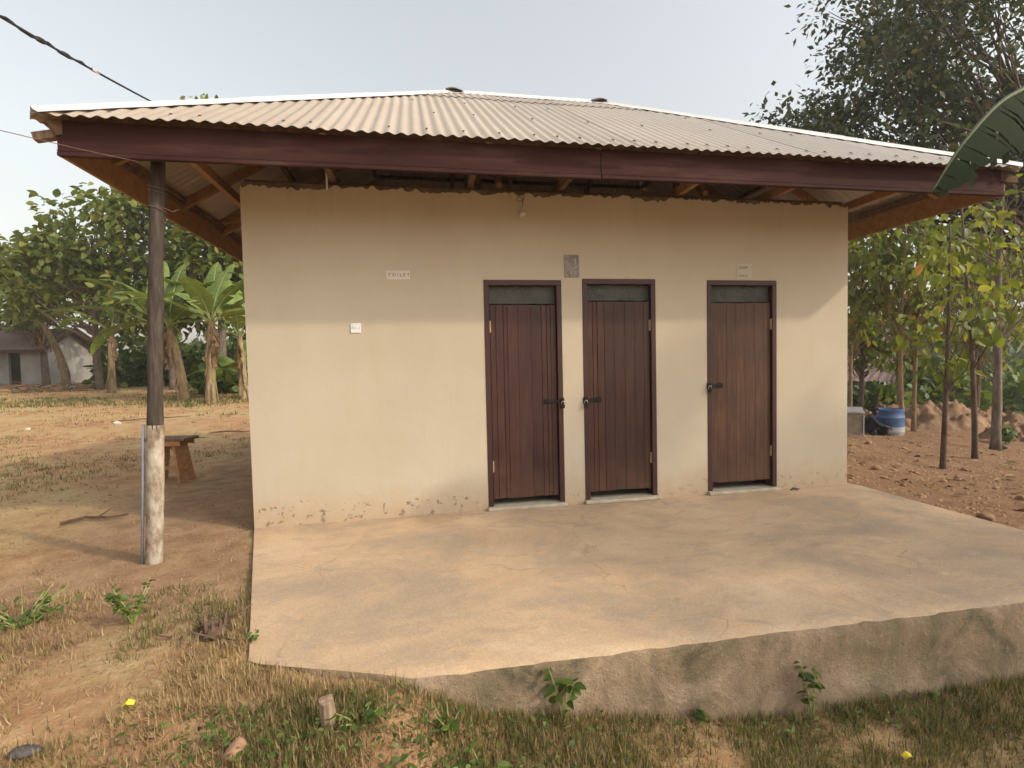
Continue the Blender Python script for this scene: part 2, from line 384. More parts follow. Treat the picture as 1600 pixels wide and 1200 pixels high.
simple('bark_dark', [(0.28, (0.045, 0.030, 0.022)), (0.5, (0.095, 0.066, 0.05)), (0.75, (0.16, 0.115, 0.09))], 3, 0.9, stretch=(3, 3, 0.8), bs=0.7, bd=0.03)
simple('banana_stem', [(0.28, (0.11, 0.075, 0.035)), (0.5, (0.22, 0.155, 0.08)), (0.75, (0.36, 0.28, 0.165))], 4, 0.8, stretch=(4, 4, 0.7), bs=0.6, bd=0.02, jitter=True, vary=0.3)
simple('dull_rib', [(0.3, (0.06, 0.075, 0.03)), (0.7, (0.10, 0.115, 0.05))], 4, 0.5, bs=0.1)
simple('banana_rib', [(0.3, (0.20, 0.23, 0.07)), (0.7, (0.32, 0.34, 0.12))], 4, 0.5, bs=0.1)
simple('yellow_litter', [(0.3, (0.70, 0.55, 0.03)), (0.7, (0.85, 0.70, 0.06))], 10, 0.6, bs=0.1)
simple('stump_wood', [(0.28, (0.15, 0.10, 0.065)), (0.5, (0.25, 0.175, 0.115)), (0.75, (0.36, 0.27, 0.195))], 9, 0.9, stretch=(5, 5, 0.9), bs=0.6, bd=0.008)
simple('hill_green', [(0.3, (0.030, 0.045, 0.018)), (0.5, (0.050, 0.075, 0.026)), (0.7, (0.085, 0.105, 0.040))], 0.09, 0.95, bs=0.9, bd=2.0, detail=9)

def make_roof_mat(name, stops, streak, metal, rough):
    m, t, b = nodes_of(name)
    n1 = noise_node(t, world_pos(t), 0.8, 6, 0.65)
    c = ramp_node(t, stops, n1)
    n2 = noise_node(t, world_pos(t, (7, 0.8, 0.8)), 2.0, 6, 0.7)
    k = ramp_node(t, [(0.45, (0, 0, 0)), (0.75, (1, 1, 1))], n2)
    c = mixc(t, mth(t, 'MULTIPLY', k, 0.45), c, streak)
    sep = t.nodes.new('ShaderNodeSeparateXYZ'); t.links.new(world_pos(t), sep.inputs[0])
    g = mth(t, 'MULTIPLY', mth(t, 'ADD', mth(t, 'SUBTRACT', sep.outputs[0], 1.6), mth(t, 'MULTIPLY', n1, 1.5)), 0.22, True)
    c = mixc(t, mth(t, 'MULTIPLY', g, 0.6), c, (0.40, 0.375, 0.350))
    oi = t.nodes.new('ShaderNodeObjectInfo')
    kk = mth(t, 'MULTIPLY_ADD', oi.outputs['Random'], 0.16); kk.node.inputs[2].default_value = 0.92
    hs = t.nodes.new('ShaderNodeHueSaturation'); t.links.new(kk, hs.inputs['Value']); t.links.new(c, hs.inputs['Color'])
    t.links.new(hs.outputs[0], b.inputs['Base Color'])
    rs = noise_node(t, world_pos(t, (1, 1, 1)), 6.5, 7, 0.75)
    kr = ramp_node(t, [(0.60, (0, 0, 0)), (0.74, (1, 1, 1))], rs)
    c2 = mixc(t, mth(t, 'MULTIPLY', kr, 0.5), hs.outputs[0], (0.27, 0.165, 0.10))
    t.links.new(c2, b.inputs['Base Color'])
    b.inputs['Metallic'].default_value = metal
    b.inputs['Roughness'].default_value = rough
    bump(t, b, noise_node(t, world_pos(t), 6, 6), 0.3, 0.012)
    MATS[name] = m
make_roof_mat('dusty_zinc', [(0.3, (0.385, 0.305, 0.225)), (0.55, (0.43, 0.35, 0.27)), (0.75, (0.46, 0.39, 0.315))], (0.35, 0.265, 0.185), 0.12, 0.55)
simple('flashing', [(0.3, (0.70, 0.67, 0.62)), (0.7, (0.82, 0.80, 0.77))], 3, 0.38, metal=0.35, bs=0.15, bd=0.004)

def make_glass():  # grey diffuse share lightens the transoms, standing in for light in the rooms
    m, t, b = nodes_of('grey_fill_glass')
    n = noise_node(t, world_pos(t), 5, 6, 0.65)
    c = ramp_node(t, [(0.3, (0.066, 0.070, 0.060)), (0.7, (0.085, 0.090, 0.078))], n)
    t.links.new(c, b.inputs['Base Color']); b.inputs['Roughness'].default_value = 0.5; b.inputs['Specular IOR Level'].default_value = 0.3
    tr = t.nodes.new('ShaderNodeBsdfTransparent'); mx = t.nodes.new('ShaderNodeMixShader')
    t.links.new(ramp_node(t, [(0.35, (0.72,)*3), (0.65, (0.88,)*3)], n), mx.inputs[0])
    t.links.new(tr.outputs[0], mx.inputs[1]); t.links.new(b.outputs[0], mx.inputs[2])
    t.links.new(mx.outputs[0], t.nodes['Material Output'].inputs[0])
    MATS['grey_fill_glass'] = m
make_glass()
leafmat('leaf_teak', [(0.0, (0.080, 0.118, 0.028)), (0.4, (0.145, 0.192, 0.040)), (0.78, (0.225, 0.260, 0.055)), (0.975, (0.24, 0.245, 0.060)), (1.0, (0.290, 0.167, 0.065))], 0.5, 0.48, scale=0.8)
leafmat('leaf_teak_yellow', [(0.0, (0.083, 0.122, 0.025)), (0.4, (0.154, 0.194, 0.034)), (0.75, (0.218, 0.258, 0.049)), (0.96, (0.274, 0.270, 0.072)), (1.0, (0.349, 0.187, 0.078))], 0.5, 0.5, scale=0.8)
leafmat('leaf_dark', [(0.0, (0.032, 0.054, 0.022)), (0.5, (0.058, 0.086, 0.031)), (0.85, (0.094, 0.119, 0.038)), (1.0, (0.180, 0.154, 0.054))], 0.42, 0.22, scale=0.6)
leafmat('leaf_bush', [(0.0, (0.044, 0.075, 0.015)), (0.5, (0.088, 0.144, 0.025)), (0.9, (0.156, 0.219, 0.037)), (1.0, (0.275, 0.250, 0.075))], 0.55, 0.35, scale=0.4)
leafmat('leaf_far', [(0.0, (0.036, 0.058, 0.017)), (0.5, (0.062, 0.094, 0.026)), (1.0, (0.114, 0.144, 0.041))], 0.6, 0.3, scale=0.15)
leafmat('grass_green', [(0.0, (0.075, 0.090, 0.026)), (0.40, (0.138, 0.147, 0.048)), (0.70, (0.225, 0.201, 0.078)), (0.85, (0.375, 0.282, 0.132)), (1.0, (0.525, 0.380, 0.204))], 0.6, 0.3, scale=1.6)
leafmat('grass_dry', [(0.0, (0.20, 0.15, 0.060)), (0.45, (0.36, 0.255, 0.12)), (0.8, (0.52, 0.385, 0.20)), (0.95, (0.50, 0.33, 0.20)), (1.0, (0.12, 0.135, 0.04))], 0.7, 0.25, tint=(1.1, 1.0, 0.8), scale=1.2)
leafmat('weed_leaf', [(0.0, (0.052, 0.088, 0.016)), (0.5, (0.089, 0.137, 0.025)), (1.0, (0.159, 0.194, 0.045))], 0.5, 0.35)
leafmat('leaf_dead', [(0.0, (0.13, 0.075, 0.035)), (0.5, (0.23, 0.145, 0.07)), (1.0, (0.36, 0.25, 0.135))], 0.8, 0.2, tint=(1.1, 0.95, 0.7))
def make_banana_mat(name, a, c2, brown, trn=0.3):
    m, t, b = nodes_of(name)
    n = noise_node(t, coords(t, (1, 1, 1), jitter=True), 2.2, 5, 0.6)
    c = ramp_node(t, [(0.3, a), (0.7, c2)], n)
    n2 = noise_node(t, coords(t, (1, 1, 1), jitter=True), 5.0, 5, 0.7)
    k = ramp_node(t, [(0.60, (0, 0, 0)), (0.72, (1, 1, 1))], n2)
    c = mixc(t, mth(t, 'MULTIPLY', k, 0.7), c, brown)
    oi = t.nodes.new('ShaderNodeObjectInfo')
    kk = mth(t, 'MULTIPLY_ADD', oi.outputs['Random'], 0.5); kk.node.inputs[2].default_value = 0.75
    hs = t.nodes.new('ShaderNodeHueSaturation'); t.links.new(kk, hs.inputs['Value']); t.links.new(c, hs.inputs['Color'])
    t.links.new(hs.outputs[0], b.inputs['Base Color'])
    b.inputs['Roughness'].default_value = 0.42 if trn > 0.2 else 0.75
    b.inputs['Specular IOR Level'].default_value = 0.4 if trn > 0.2 else 0.08
    tr = t.nodes.new('ShaderNodeBsdfTranslucent'); t.links.new(mixc(t, 1.0, hs.outputs[0], (1.3, 1.25, 0.5), 'MULTIPLY'), tr.inputs[0])
    mx = t.nodes.new('ShaderNodeMixShader'); mx.inputs[0].default_value = trn
    t.links.new(b.outputs[0], mx.inputs[1]); t.links.new(tr.outputs[0], mx.inputs[2])
    t.links.new(mx.outputs[0], t.nodes['Material Output'].inputs[0])
    MATS[name] = m
make_banana_mat('banana_leaf', (0.10, 0.155, 0.032), (0.20, 0.26, 0.06), (0.26, 0.18, 0.08))
make_banana_mat('banana_leaf_dull', (0.018, 0.028, 0.014), (0.034, 0.045, 0.022), (0.075, 0.058, 0.034), 0.08)

# ------------------------------------------------------------------ mesh helpers
def tag(o, label=None, cat=None, group=None, kind=None):
    if label: o['label'] = label
    if cat: o['category'] = cat
    if group: o['group'] = group
    if kind: o['kind'] = kind
    return o

def empty(name, loc=(0, 0, 0), rz=0.0):
    o = bpy.data.objects.new(name, None)
    COL.objects.link(o)
    o.empty_display_size = 0.1
    o.location = loc
    o.rotation_euler = (0, 0, rz)
    return o

def link_mesh(name, me, mats, parent=None, smooth=False):
    if not isinstance(mats, (list, tuple)): mats = [mats]
    if len(me.materials) == 0:
        for k in mats: me.materials.append(MATS[k])
    o = bpy.data.objects.new(name, me)
    COL.objects.link(o)
    if parent is not None: o.parent = parent
    if smooth: me.polygons.foreach_set('use_smooth', [True]*len(me.polygons))
    return o

def arr_mesh(name, V, F):
    V = np.asarray(V, np.float32); F = np.asarray(F, np.int32)
    me = bpy.data.meshes.new(name)
    n, k = F.shape
    me.vertices.add(len(V)); me.vertices.foreach_set('co', V.ravel())
    me.loops.add(n*k); me.loops.foreach_set('vertex_index', F.ravel())
    me.polygons.add(n); me.polygons.foreach_set('loop_start', np.arange(0, n*k, k, dtype=np.int32))
    me.update(calc_edges=True)
    return me

class MB:
    def __init__(s):
        s.v = []; s.f = []; s.mi = []; s.cur = 0
    def add(s, vs, fs):
        b = len(s.v)
        s.v += [tuple(v) for v in vs]
        for f in fs:
            s.f.append(tuple(i+b for i in f)); s.mi.append(s.cur)
    def box(s, lo, hi, M=None, bev=0.0):
        x0, y0, z0 = lo; x1, y1, z1 = hi
        if bev <= 0:
            vs = [(x0,y0,z0),(x1,y0,z0),(x1,y1,z0),(x0,y1,z0),(x0,y0,z1),(x1,y0,z1),(x1,y1,z1),(x0,y1,z1)]
            fs = [(0,3,2,1),(4,5,6,7),(0,1,5,4),(1,2,6,5),(2,3,7,6),(3,0,4,7)]
        else:
            bm = bmesh.new()
            bmesh.ops.create_cube(bm, size=1.0)
            for v in bm.verts:
                v.co = Vector(((x0+x1)/2 + v.co.x*(x1-x0), (y0+y1)/2 + v.co.y*(y1-y0), (z0+z1)/2 + v.co.z*(z1-z0)))
            bmesh.ops.bevel(bm, geom=bm.edges[:], offset=bev, segments=1, affect='EDGES')
            bm.verts.index_update()
            vs = [tuple(v.co) for v in bm.verts]; fs = [tuple(v.index for v in f.verts) for f in bm.faces]
            bm.free()
        if M is not None: vs = [tuple(M @ Vector(v)) for v in vs]
        s.add(vs, fs); return s
    def beam(s, p, q, w, h, bev=0.0):
        p = Vector(p); q = Vector(q); d = q-p; L = d.length
        z = Vector((0, 0, 1)); y = d.normalized(); x = y.cross(z)
        x = Vector((1, 0, 0)) if x.length < 1e-4 else x.normalized()
        zz = x.cross(y)
        M = Matrix((x, y, zz)).transposed().to_4x4(); M.translation = p
        return s.box((-w/2, 0, -h/2), (w/2, L, h/2), M, bev)
    def tube(s, pts, rad, seg=8, caps=True, jit=0.0):
        P = [Vector(p) for p in pts]; n = len(P)
        if not hasattr(rad, '__len__'): rad = [rad]*n
        vs = []; fs = []
        a = None
        for i in range(n):
            d = (P[min(i+1, n-1)] - P[max(i-1, 0)]).normalized()
            if a is None:
                a = d.orthogonal().normalized()
            else:
                a = (a - d*a.dot(d)).normalized()
            b = d.cross(a)
            for k in range(seg):
                t = 2*math.pi*k/seg
                r = rad[i]*(1 + (random.uniform(-jit, jit) if jit else 0))
                vs.append(P[i] + (a*math.cos(t) + b*math.sin(t))*r)
        for i in range(n-1):
            for k in range(seg):
                k2 = (k+1) % seg
                fs.append((i*seg+k, i*seg+k2, (i+1)*seg+k2, (i+1)*seg+k))
        if caps:
            fs.append(tuple(range(seg-1, -1, -1))); fs.append(tuple((n-1)*seg+k for k in range(seg)))
        s.add(vs, fs); return s
    def lathe(s, prof, seg=24, c=(0, 0, 0)):
        vs = []; fs = []; n = len(prof)
        for (r, z) in prof:
            for k in range(seg):
                t = 2*math.pi*k/seg
                vs.append((c[0]+r*math.cos(t), c[1]+r*math.sin(t), c[2]+z))
        for i in range(n-1):
            for k in range(seg):
                k2 = (k+1) % seg
                fs.append((i*seg+k, i*seg+k2, (i+1)*seg+k2, (i+1)*seg+k))
        s.add(vs, fs); return s
    def build(s, name, mats, parent=None, smooth=False):
        me = bpy.data.meshes.new(name)
        me.from_pydata(s.v, [], s.f)
        if not isinstance(mats, (list, tuple)): mats = [mats]
        for k in mats: me.materials.append(MATS[k])
        if any(s.mi): me.polygons.foreach_set('material_index', s.mi)
        me.update()
        return link_mesh(name, me, mats, parent, smooth)

def rock_mesh(name, size, seed, sub=3, rough=0.12):
    bm = bmesh.new(); bmesh.ops.create_icosphere(bm, subdivisions=sub, radius=1)
    r = np.random.default_rng(seed)
    dirs = r.normal(size=(9, 3)); dirs /= np.linalg.norm(dirs, axis=1)[:, None]
    cut = r.uniform(0.6, 0.95, 9)
    for v in bm.verts:
        c = np.array(v.co)
        for d, k in zip(dirs, cut):
            e = c @ d
            if e > k: c = c - d*(e-k)*0.85
        c = c*(1 + r.uniform(-rough, rough)*0.25)
        v.co = Vector((c[0]*size[0], c[1]*size[1], c[2]*size[2]))
    me = bpy.data.meshes.new(name); bm.to_mesh(me); bm.free()
    me.polygons.foreach_set('use_smooth', [True]*len(me.polygons))
    return me

def ss(a, b, v):
    t = np.clip((v-a)/(b-a), 0, 1); return t*t*(3-2*t)

# smooth value noise for relief and plant cover
_tab = np.random.default_rng(3).uniform(-1, 1, (256, 256))
def vnoise(x, y):
    x = np.asarray(x, float); y = np.asarray(y, float)
    xi = np.floor(x).astype(int); yi = np.floor(y).astype(int)
    fx = x-xi; fy = y-yi; fx = fx*fx*(3-2*fx); fy = fy*fy*(3-2*fy)
    a = _tab[xi % 256, yi % 256]; b = _tab[(xi+1) % 256, yi % 256]
    c = _tab[xi % 256, (yi+1) % 256]; d = _tab[(xi+1) % 256, (yi+1) % 256]
    return (a*(1-fx)+b*fx)*(1-fy) + (c*(1-fx)+d*fx)*fy

W, D, H = 5.826, 3.905, 2.9
def hgt0(x, y):
    x = np.asarray(x, float); y = np.asarray(y, float)
    zl = -0.03 + 0.022*np.clip(y-7, 0, 30) + 0.01*np.clip(-x-6, 0, 20)*ss(4, 14, y)
    zr = -0.10 - 0.075*np.clip(x-5.9, 0, 14) - 0.02*np.clip(y-6, 0, 30)
    z = zl + (zr-zl)*ss(0.5, 5.9, x+0*y)
    zf = -0.012 - 0.20*ss(1.25, 1.75, x) - 0.21*ss(1.6, 3.2, x)
    zf = np.where(x > 5.9, np.minimum(zf, zr), zf)
    wide = np.clip(ss(5.9, 7.5, x) + ss(1.3, 0.2, x), 0, 1)
    a = 2.1-1.4*wide; b = 2.42+.9*wide
    w = ss(0, 1, np.clip((-y-a)/(b-a), 0, 1))
    z = z + (zf-z)*w
    return z - 0.11*np.clip(-y-2.45, 0, 1.6)
def hgt(x, y):
    x = np.asarray(x, float); y = np.asarray(y, float)
    z = hgt0(x, y)
    inside = ss(0.12, 0.6, x-0.28*np.clip(-y, 0, 2.2)-1.0*ss(-1.9, -2.3, y)*ss(-2.5,-2.4,y))*ss(6.0, 5.7, x)*ss(-2.5, -2.25, y)*ss(4.1, 3.7, y)
    far = ss(10, 60, np.hypot(x, y))
    rough = 0.012*vnoise(x*3.1, y*3.1) + 0.008*vnoise(x*9.3+7, y*9.3) + far*0.25*vnoise(x*0.07, y*0.07)
    bumpy = ss(6.2, 8.0, x)*ss(-2.5, -1, y)
    rough = rough + bumpy*(0.05*vnoise(x*0.9+3, y*0.9) + 0.025*vnoise(x*2.7, y*2.7+9))
    return z + rough - 0.16*inside

# ------------------------------------------------------------------ ground
def axis(lo, hi, fine, far):
    c = list(np.arange(lo, hi+1e-6, fine)); s = fine
    a = [lo]; 
    while a[-1] > -far: s *= 1.16; a.append(a[-1]-s)
    b = [hi]; s = fine
    while b[-1] < far: s *= 1.16; b.append(b[-1]+s)
    return np.array(a[::-1][:-1] + c + b[1:])
gx = axis(-5, 10, 0.085, 700); gy = axis(-4.2, 6, 0.085, 700)
X, Y = np.meshgrid(gx, gy, indexing='ij')
Z = hgt(X, Y)
nx, ny = X.shape
idx = np.arange(nx*ny).reshape(nx, ny)
F = np.stack([idx[:-1, :-1], idx[1:, :-1], idx[1:, 1:], idx[:-1, 1:]], -1).reshape(-1, 4)
g = link_mesh('ground', arr_mesh('ground', np.stack([X, Y, Z], -1).reshape(-1, 3), F), 'soil', smooth=True)
tag(g, 'reddish brown earth ground with patches of dry grass', 'ground', kind='structure')

# ------------------------------------------------------------------ concrete apron in front of the doors
SLX = 5.905
def slab_left(y):
    if y > -2.18: return 0.61*(-y)/2.18 if y < 0 else 0.0
    return 0.61 + (0.73)*(-2.18-y)/0.27
ys = list(np.linspace(0.14, -2.1, 34)) + list(np.linspace(-2.16, -2.45, 8))
NX = 260
top = []
for j, y in enumerate(ys):
    xl = slab_left(y)
    for i in range(NX+1):
        x = xl + (SLX-xl)*i/NX
        e = 0.0
        if j == len(ys)-1: e = 0.004*vnoise(x*3, 3.0) + 0.004*vnoise(x*19, 8.0) + 0.022*max(0.0, float(vnoise(x*9+4, 6.0))-0.55)
        zz = 0.004*vnoise(x*1.3, y*1.3) + 0.002*vnoise(x*6, y*6)
        if j == len(ys)-1: zz -= 0.012 + 0.006*abs(float(vnoise(x*7, 1.0)))
        if y > -0.02: zz = -0.006
        top.append((x, y+e, zz))
m = MB()
nj = len(ys)
fs = [(j*(NX+1)+i, (j+1)*(NX+1)+i, (j+1)*(NX+1)+i+1, j*(NX+1)+i+1) for j in range(nj-1) for i in range(NX)]
m.add(top, fs)
# skirt
loop = [j*(NX+1) for j in range(nj)] + [(nj-1)*(NX+1)+i for i in range(1, NX+1)] + [j*(NX+1)+NX for j in range(nj-2, -1, -1)]
m.cur = 1
vs = []; depth = [0, -0.03, -0.12, -0.22, -0.34, -0.46, -0.8]
for k, dz in enumerate(depth):
    for q in loop:
        x, y, z = top[q]
        if k > 0:
            o = 0.010 + 0.012*vnoise(x*6+k*3.3, k*2.1+y*5) + (0.02*k/6)
            if y < -2.3: y -= o
            elif x > 5.8: x += o*0.6
        vs.append((x, y, z + dz))
n = len(loop)
fs = [(k*n+i, (k+1)*n+i, (k+1)*n+i+1, k*n+i+1) for k in range(len(depth)-1) for i in range(n-1)]
m.add(vs, fs)
ap = m.build('pavement', ['dusty_concrete', 'stained_concrete'], smooth=True)
tag(ap, 'raised concrete apron stained with orange dust in front of the three doors', 'pavement', kind='structure')

# ------------------------------------------------------------------ the small building
bld = empty('toilet_building', (0, 0, 0))
tag(bld, 'cream single storey block with three brown plank doors under a corrugated hip roof', 'building')
DOORS = [(2.022, 2.752, 2.115), (2.955, 3.690, 2.130), (4.232, 4.998, 2.125)]
# plaster skin with a ragged upper edge
def plaster():
    m = MB()
    xs = [0.0]
    for a, b_, _ in DOORS: xs += [a, b_]
    xs.append(W)
    def strip(x0, x1, z0, z1=None):
        nseg = max(2, int((x1-x0)/0.022))
        vs = []; fs = []
        for i in range(nseg+1):
            x = x0 + (x1-x0)*i/nseg
            if z1 is None:
                zt = 2.890 + 0.012*float(vnoise(x*3, 5)) + 0.016*float(vnoise(x*13, 9)) + 0.018*float(vnoise(x*37, 2))
                if i in (0, nseg): zt = 2.89
            else: zt = z1
            vs += [(x, -0.0, z0), (x, -0.0, zt), (x, 0.016, zt)]
        for i in range(nseg):
            a = i*3; b_ = (i+1)*3
            fs += [(a, b_, b_+1, a+1)]
            if z1 is None: fs += [(a+1, b_+1, b_+2, a+2)]
        m.add(vs, fs)
    ztop = 2.14
    strip(0, W, ztop)
    for i in range(0, len(xs), 2): strip(xs[i], xs[i+1], -0.02, ztop)
    for a, b_, zt in DOORS: strip(a, b_, zt, ztop)
    # wrap round the outer corners
    m.add([(0, 0, -0.3), (0, 0, 2.89), (0, D, 2.89), (0, D, -0.3)], [(0, 1, 2, 3)])
    m.add([(W, 0, -0.3), (W, D, -0.3), (W, D, 2.89), (W, 0, 2.89)], [(0, 1, 2, 3)])
    return m
plaster().build('wall_plaster', 'cream_paint', bld)
m = MB()
xs = [0.004]
for a, b_, _ in DOORS: xs += [a, b_]
xs.append(W-0.004)
for i in range(0, len(xs), 2): m.box((xs[i], 0.012, -0.3), (xs[i+1], 0.15, 2.14))
m.box((0.004, 0.012, 2.1402), (W-0.004, 0.15, 2.918))
for a, b_, zt in DOORS: m.box((a, 0.012, zt), (b_, 0.15, 2.14))
m.build('front_wall', 'rough_mortar', bld)
m = MB()
for i in range(0, len(xs), 2): m.box((xs[i]+0.15*(i == 0), 0.1502, 0.013), (xs[i+1]-0.15*(i == 6), 0.1515, 2.14))
m.box((0.154, 0.1502, 2.1402), (W-0.154, 0.1515, 2.62))
m.build('bounce_lining', 'room_plaster', bld)  # pale skin added on the inner face to bounce more light
m = MB()
m.box((0.004, 0.151, -0.3), (0.15, D-0.004, 2.925)); m.box((W-0.15, 0.151, -0.3), (W-0.004, D-0.004, 2.925)); 
def back(m, x0, x1, z0, z1): m.box((x0, D-0.15, z0), (x1, D-0.004, z1))
back(m, 0.151, W-0.151, -0.3, 1.0); back(m, 0.151, W-0.151, 2.1, 2.925)
edge = [0.151, 0.5, 1.4, 2.05, 2.65, 3.05, 3.75, 4.3, 5.3, W-0.151]  # unseen back openings, added to let daylight into the rooms
for i in range(0, 10, 2): back(m, edge[i], edge[i+1], 1.0002, 2.0998)
m.build('outer_wall', 'cement', bld)
MB().box((0.152, 0.78, 0.013), (W-0.152, 0.88, 2.62)).build('partition_wall', 'room_plaster', bld)  # pale cross wall, added close behind the doors to lighten the transom view
for x in (1.75, 2.80, 3.90):
    MB().box((x, 0.152, 0.013), (x+0.1, 0.778, 2.62)).build('partition_wall', 'room_plaster', bld)
MB().box((0.152, 0.142, -0.28), (W-0.152, D-0.152, 0.012)).build('floor', 'pale_cement', bld)
MB().box((0.152, 0.153, 2.622), (W-0.152, 0.88, 2.64)).build('bounce_panel', 'room_plaster', bld)  # white ceiling added as a reflector, throws slab bounce back toward the transoms
MB().box((0.152, D-0.1605, 0.0121), (W-0.152, D-0.1515, 0.99)).build('bounce_lining', 'room_plaster', bld)  # pale back lining, added to lighten the rooms
MB().box((0.152, D-0.1605, 2.11), (W-0.152, D-0.1515, 2.92)).build('bounce_lining', 'room_plaster', bld)

# doors
DM = ['door_plank', 'door_plank_mid', 'door_plank_tan']
def door(k, x0, x1, zt, hinge_left, widths, zb, ztop):
    fr = MB()
    jw = 0.048
    fr.box((x0, -0.006, 0.028), (x0+jw, 0.105, zt-0.05), bev=0.003)
    fr.box((x1-jw, -0.006, 0.028), (x1, 0.105, zt-0.05), bev=0.003)
    fr.box((x0, -0.0065, zt-0.0495), (x1, 0.105, zt), bev=0.003)
    fr.box((x0+jw, 0.072, 0.028), (x0+jw+0.012, 0.104, zt-0.05)); fr.box((x1-jw-0.012, 0.072, 0.028), (x1-jw, 0.104, zt-0.05))
    fr.build('door_frame', 'maroon_paint', bld)
    th = MB().box((x0-0.01, -0.055, -0.004), (x1+0.012, 0.14, 0.030), bev=0.008)
    th.build('threshold', 'pale_cement', bld)
    a, b_ = x0+jw+0.006, x1-jw-0.006
    d = MB().box((a+0.03, 0.0712, zb+0.05), (a+0.10, 0.088, ztop-0.05)).build('door', DM[k], bld)
    for z in (zb+0.10, (zb+ztop)/2-0.05, ztop-0.22): MB().box((a+0.02, 0.0485, z), (b_-0.02, 0.070, z+0.10)).build('ledge', DM[k], d)
    tot = sum(widths); x = a
    for i, w in enumerate(widths):
        w2 = (b_-a)*w/tot
        off = random.uniform(-0.0012, 0.0012); e = random.uniform(-0.004, 0.004)
        p = MB().box((x+0.0005, 0.022+off, zb+e), (x+w2-0.0005, 0.048, ztop+random.uniform(-0.003, 0.003)), bev=0.0018)
        if w2 > 0.085 and random.random() < 0.2:   # tongued board: a shallow bead down its face
            xx = x+w2*random.choice((0.38, 0.55, 0.64))
            pv = MB()
            pv.box((x+0.0016, 0.022+off, zb+e), (xx-0.0025, 0.048, ztop), bev=0.003)
            pv.box((xx+0.0025, 0.022+off, zb+e), (x+w2-0.0016, 0.048, ztop), bev=0.003)
            pv.box((xx-0.0025, 0.028+off, zb+e), (xx+0.0025, 0.047, ztop-0.001))
            p = pv
        o = p.build('plank', DM[k], d)
        x += w2
    MB().box((x0+jw+0.001, 0.058, ztop+0.012), (x1-jw-0.001, 0.063, zt-0.051)).build('added_pane', 'grey_fill_glass', bld)  # added pane; its grey colour brightens the dark opening
    hx = x0+jw+0.002 if hinge_left else x1-jw-0.002
    for z in (0.40, 1.69):
        hg = MB()
        hg.box((hx-0.013, 0.0155, z-0.05), (hx+0.013, 0.0215, z+0.05))
        hg.tube([(hx, 0.013, z-0.055), (hx, 0.013, z+0.055)], 0.0065, 8)
        hg.build('hinge', 'brass', d)
    return d, a, b_
wd1 = [0.05, 0.11, 0.10, 0.12, 0.10, 0.09, 0.05]
wd2 = [0.05, 0.12, 0.10, 0.11, 0.10, 0.10, 0.06]
wd3 = [0.07, 0.10, 0.10, 0.10, 0.11, 0.10, 0.07]
d1, a1, b1 = door(0, *DOORS[0], True, wd1, 0.095, 1.890)
d2, a2, b2 = door(1, *DOORS[1], False, wd2, 0.100, 1.920)
d3, a3, b3 = door(2, *DOORS[2], False, wd3, 0.105, 1.905)
def hasp(dr, xe, sgn, z, label, lowered):
    m = MB()
    m.box((min(xe-sgn*0.13, xe+sgn*0.012), 0.008, z-0.014), (max(xe-sgn*0.13, xe+sgn*0.012), 0.0145, z+0.014), bev=0.002)
    m.box((min(xe-sgn*0.125, xe-sgn*0.075), 0.0146, z-0.024), (max(xe-sgn*0.125, xe-sgn*0.075), 0.0205, z+0.024), bev=0.002)
    for q in (0.115, 0.085): m.tube([(xe-sgn*q, 0.003, z), (xe-sgn*q, 0.010, z)], 0.007, 8)
    h = m.build('hasp', 'black_iron', dr)
    xs = xe+sgn*0.035
    st = MB().tube([(xs, 0.0, z-0.012), (xs, -0.018, z-0.010), (xs, -0.026, z), (xs, -0.018, z+0.010), (xs, 0.0, z+0.012)], 0.0045, 6)
    st.box((xs-0.024, -0.0085, z-0.030), (xs+0.024, -0.0025, z+0.030), bev=0.002)
    st.build('staple', 'black_iron', dr)
    pl = empty('padlock', (xs, -0.028, z-0.045))
    body = MB().box((-0.020, -0.011, -0.020), (0.020, 0.009, 0.016), bev=0.005)
    body.build('body', 'black_iron', pl)
    sh = [(-0.013, -0.001, 0.012)] + [(0.013*-math.cos(t), -0.001, 0.034+0.013*math.sin(t)) for t in np.linspace(0, math.pi, 9)] + [(0.013, -0.001, 0.012)]
    MB().tube(sh, 0.0036, 8).build('shackle', 'steel', pl, True)
    pl.rotation_euler = (0, R(6*sgn), 0)
    tag(pl, label, 'padlock', 'padlocks on the plank doors')
hasp(d1, b1+0.005, 1, 0.985, 'dark padlock hanging at the right edge of the leftmost plank door', 0)
hasp(d2, a2-0.005, -1, 0.985, 'dark padlock hanging at the left edge of the middle plank door', 0)
hasp(d3, a3-0.005, -1, 1.085, 'dark padlock hanging at the left edge of the rightmost plank door', 0)

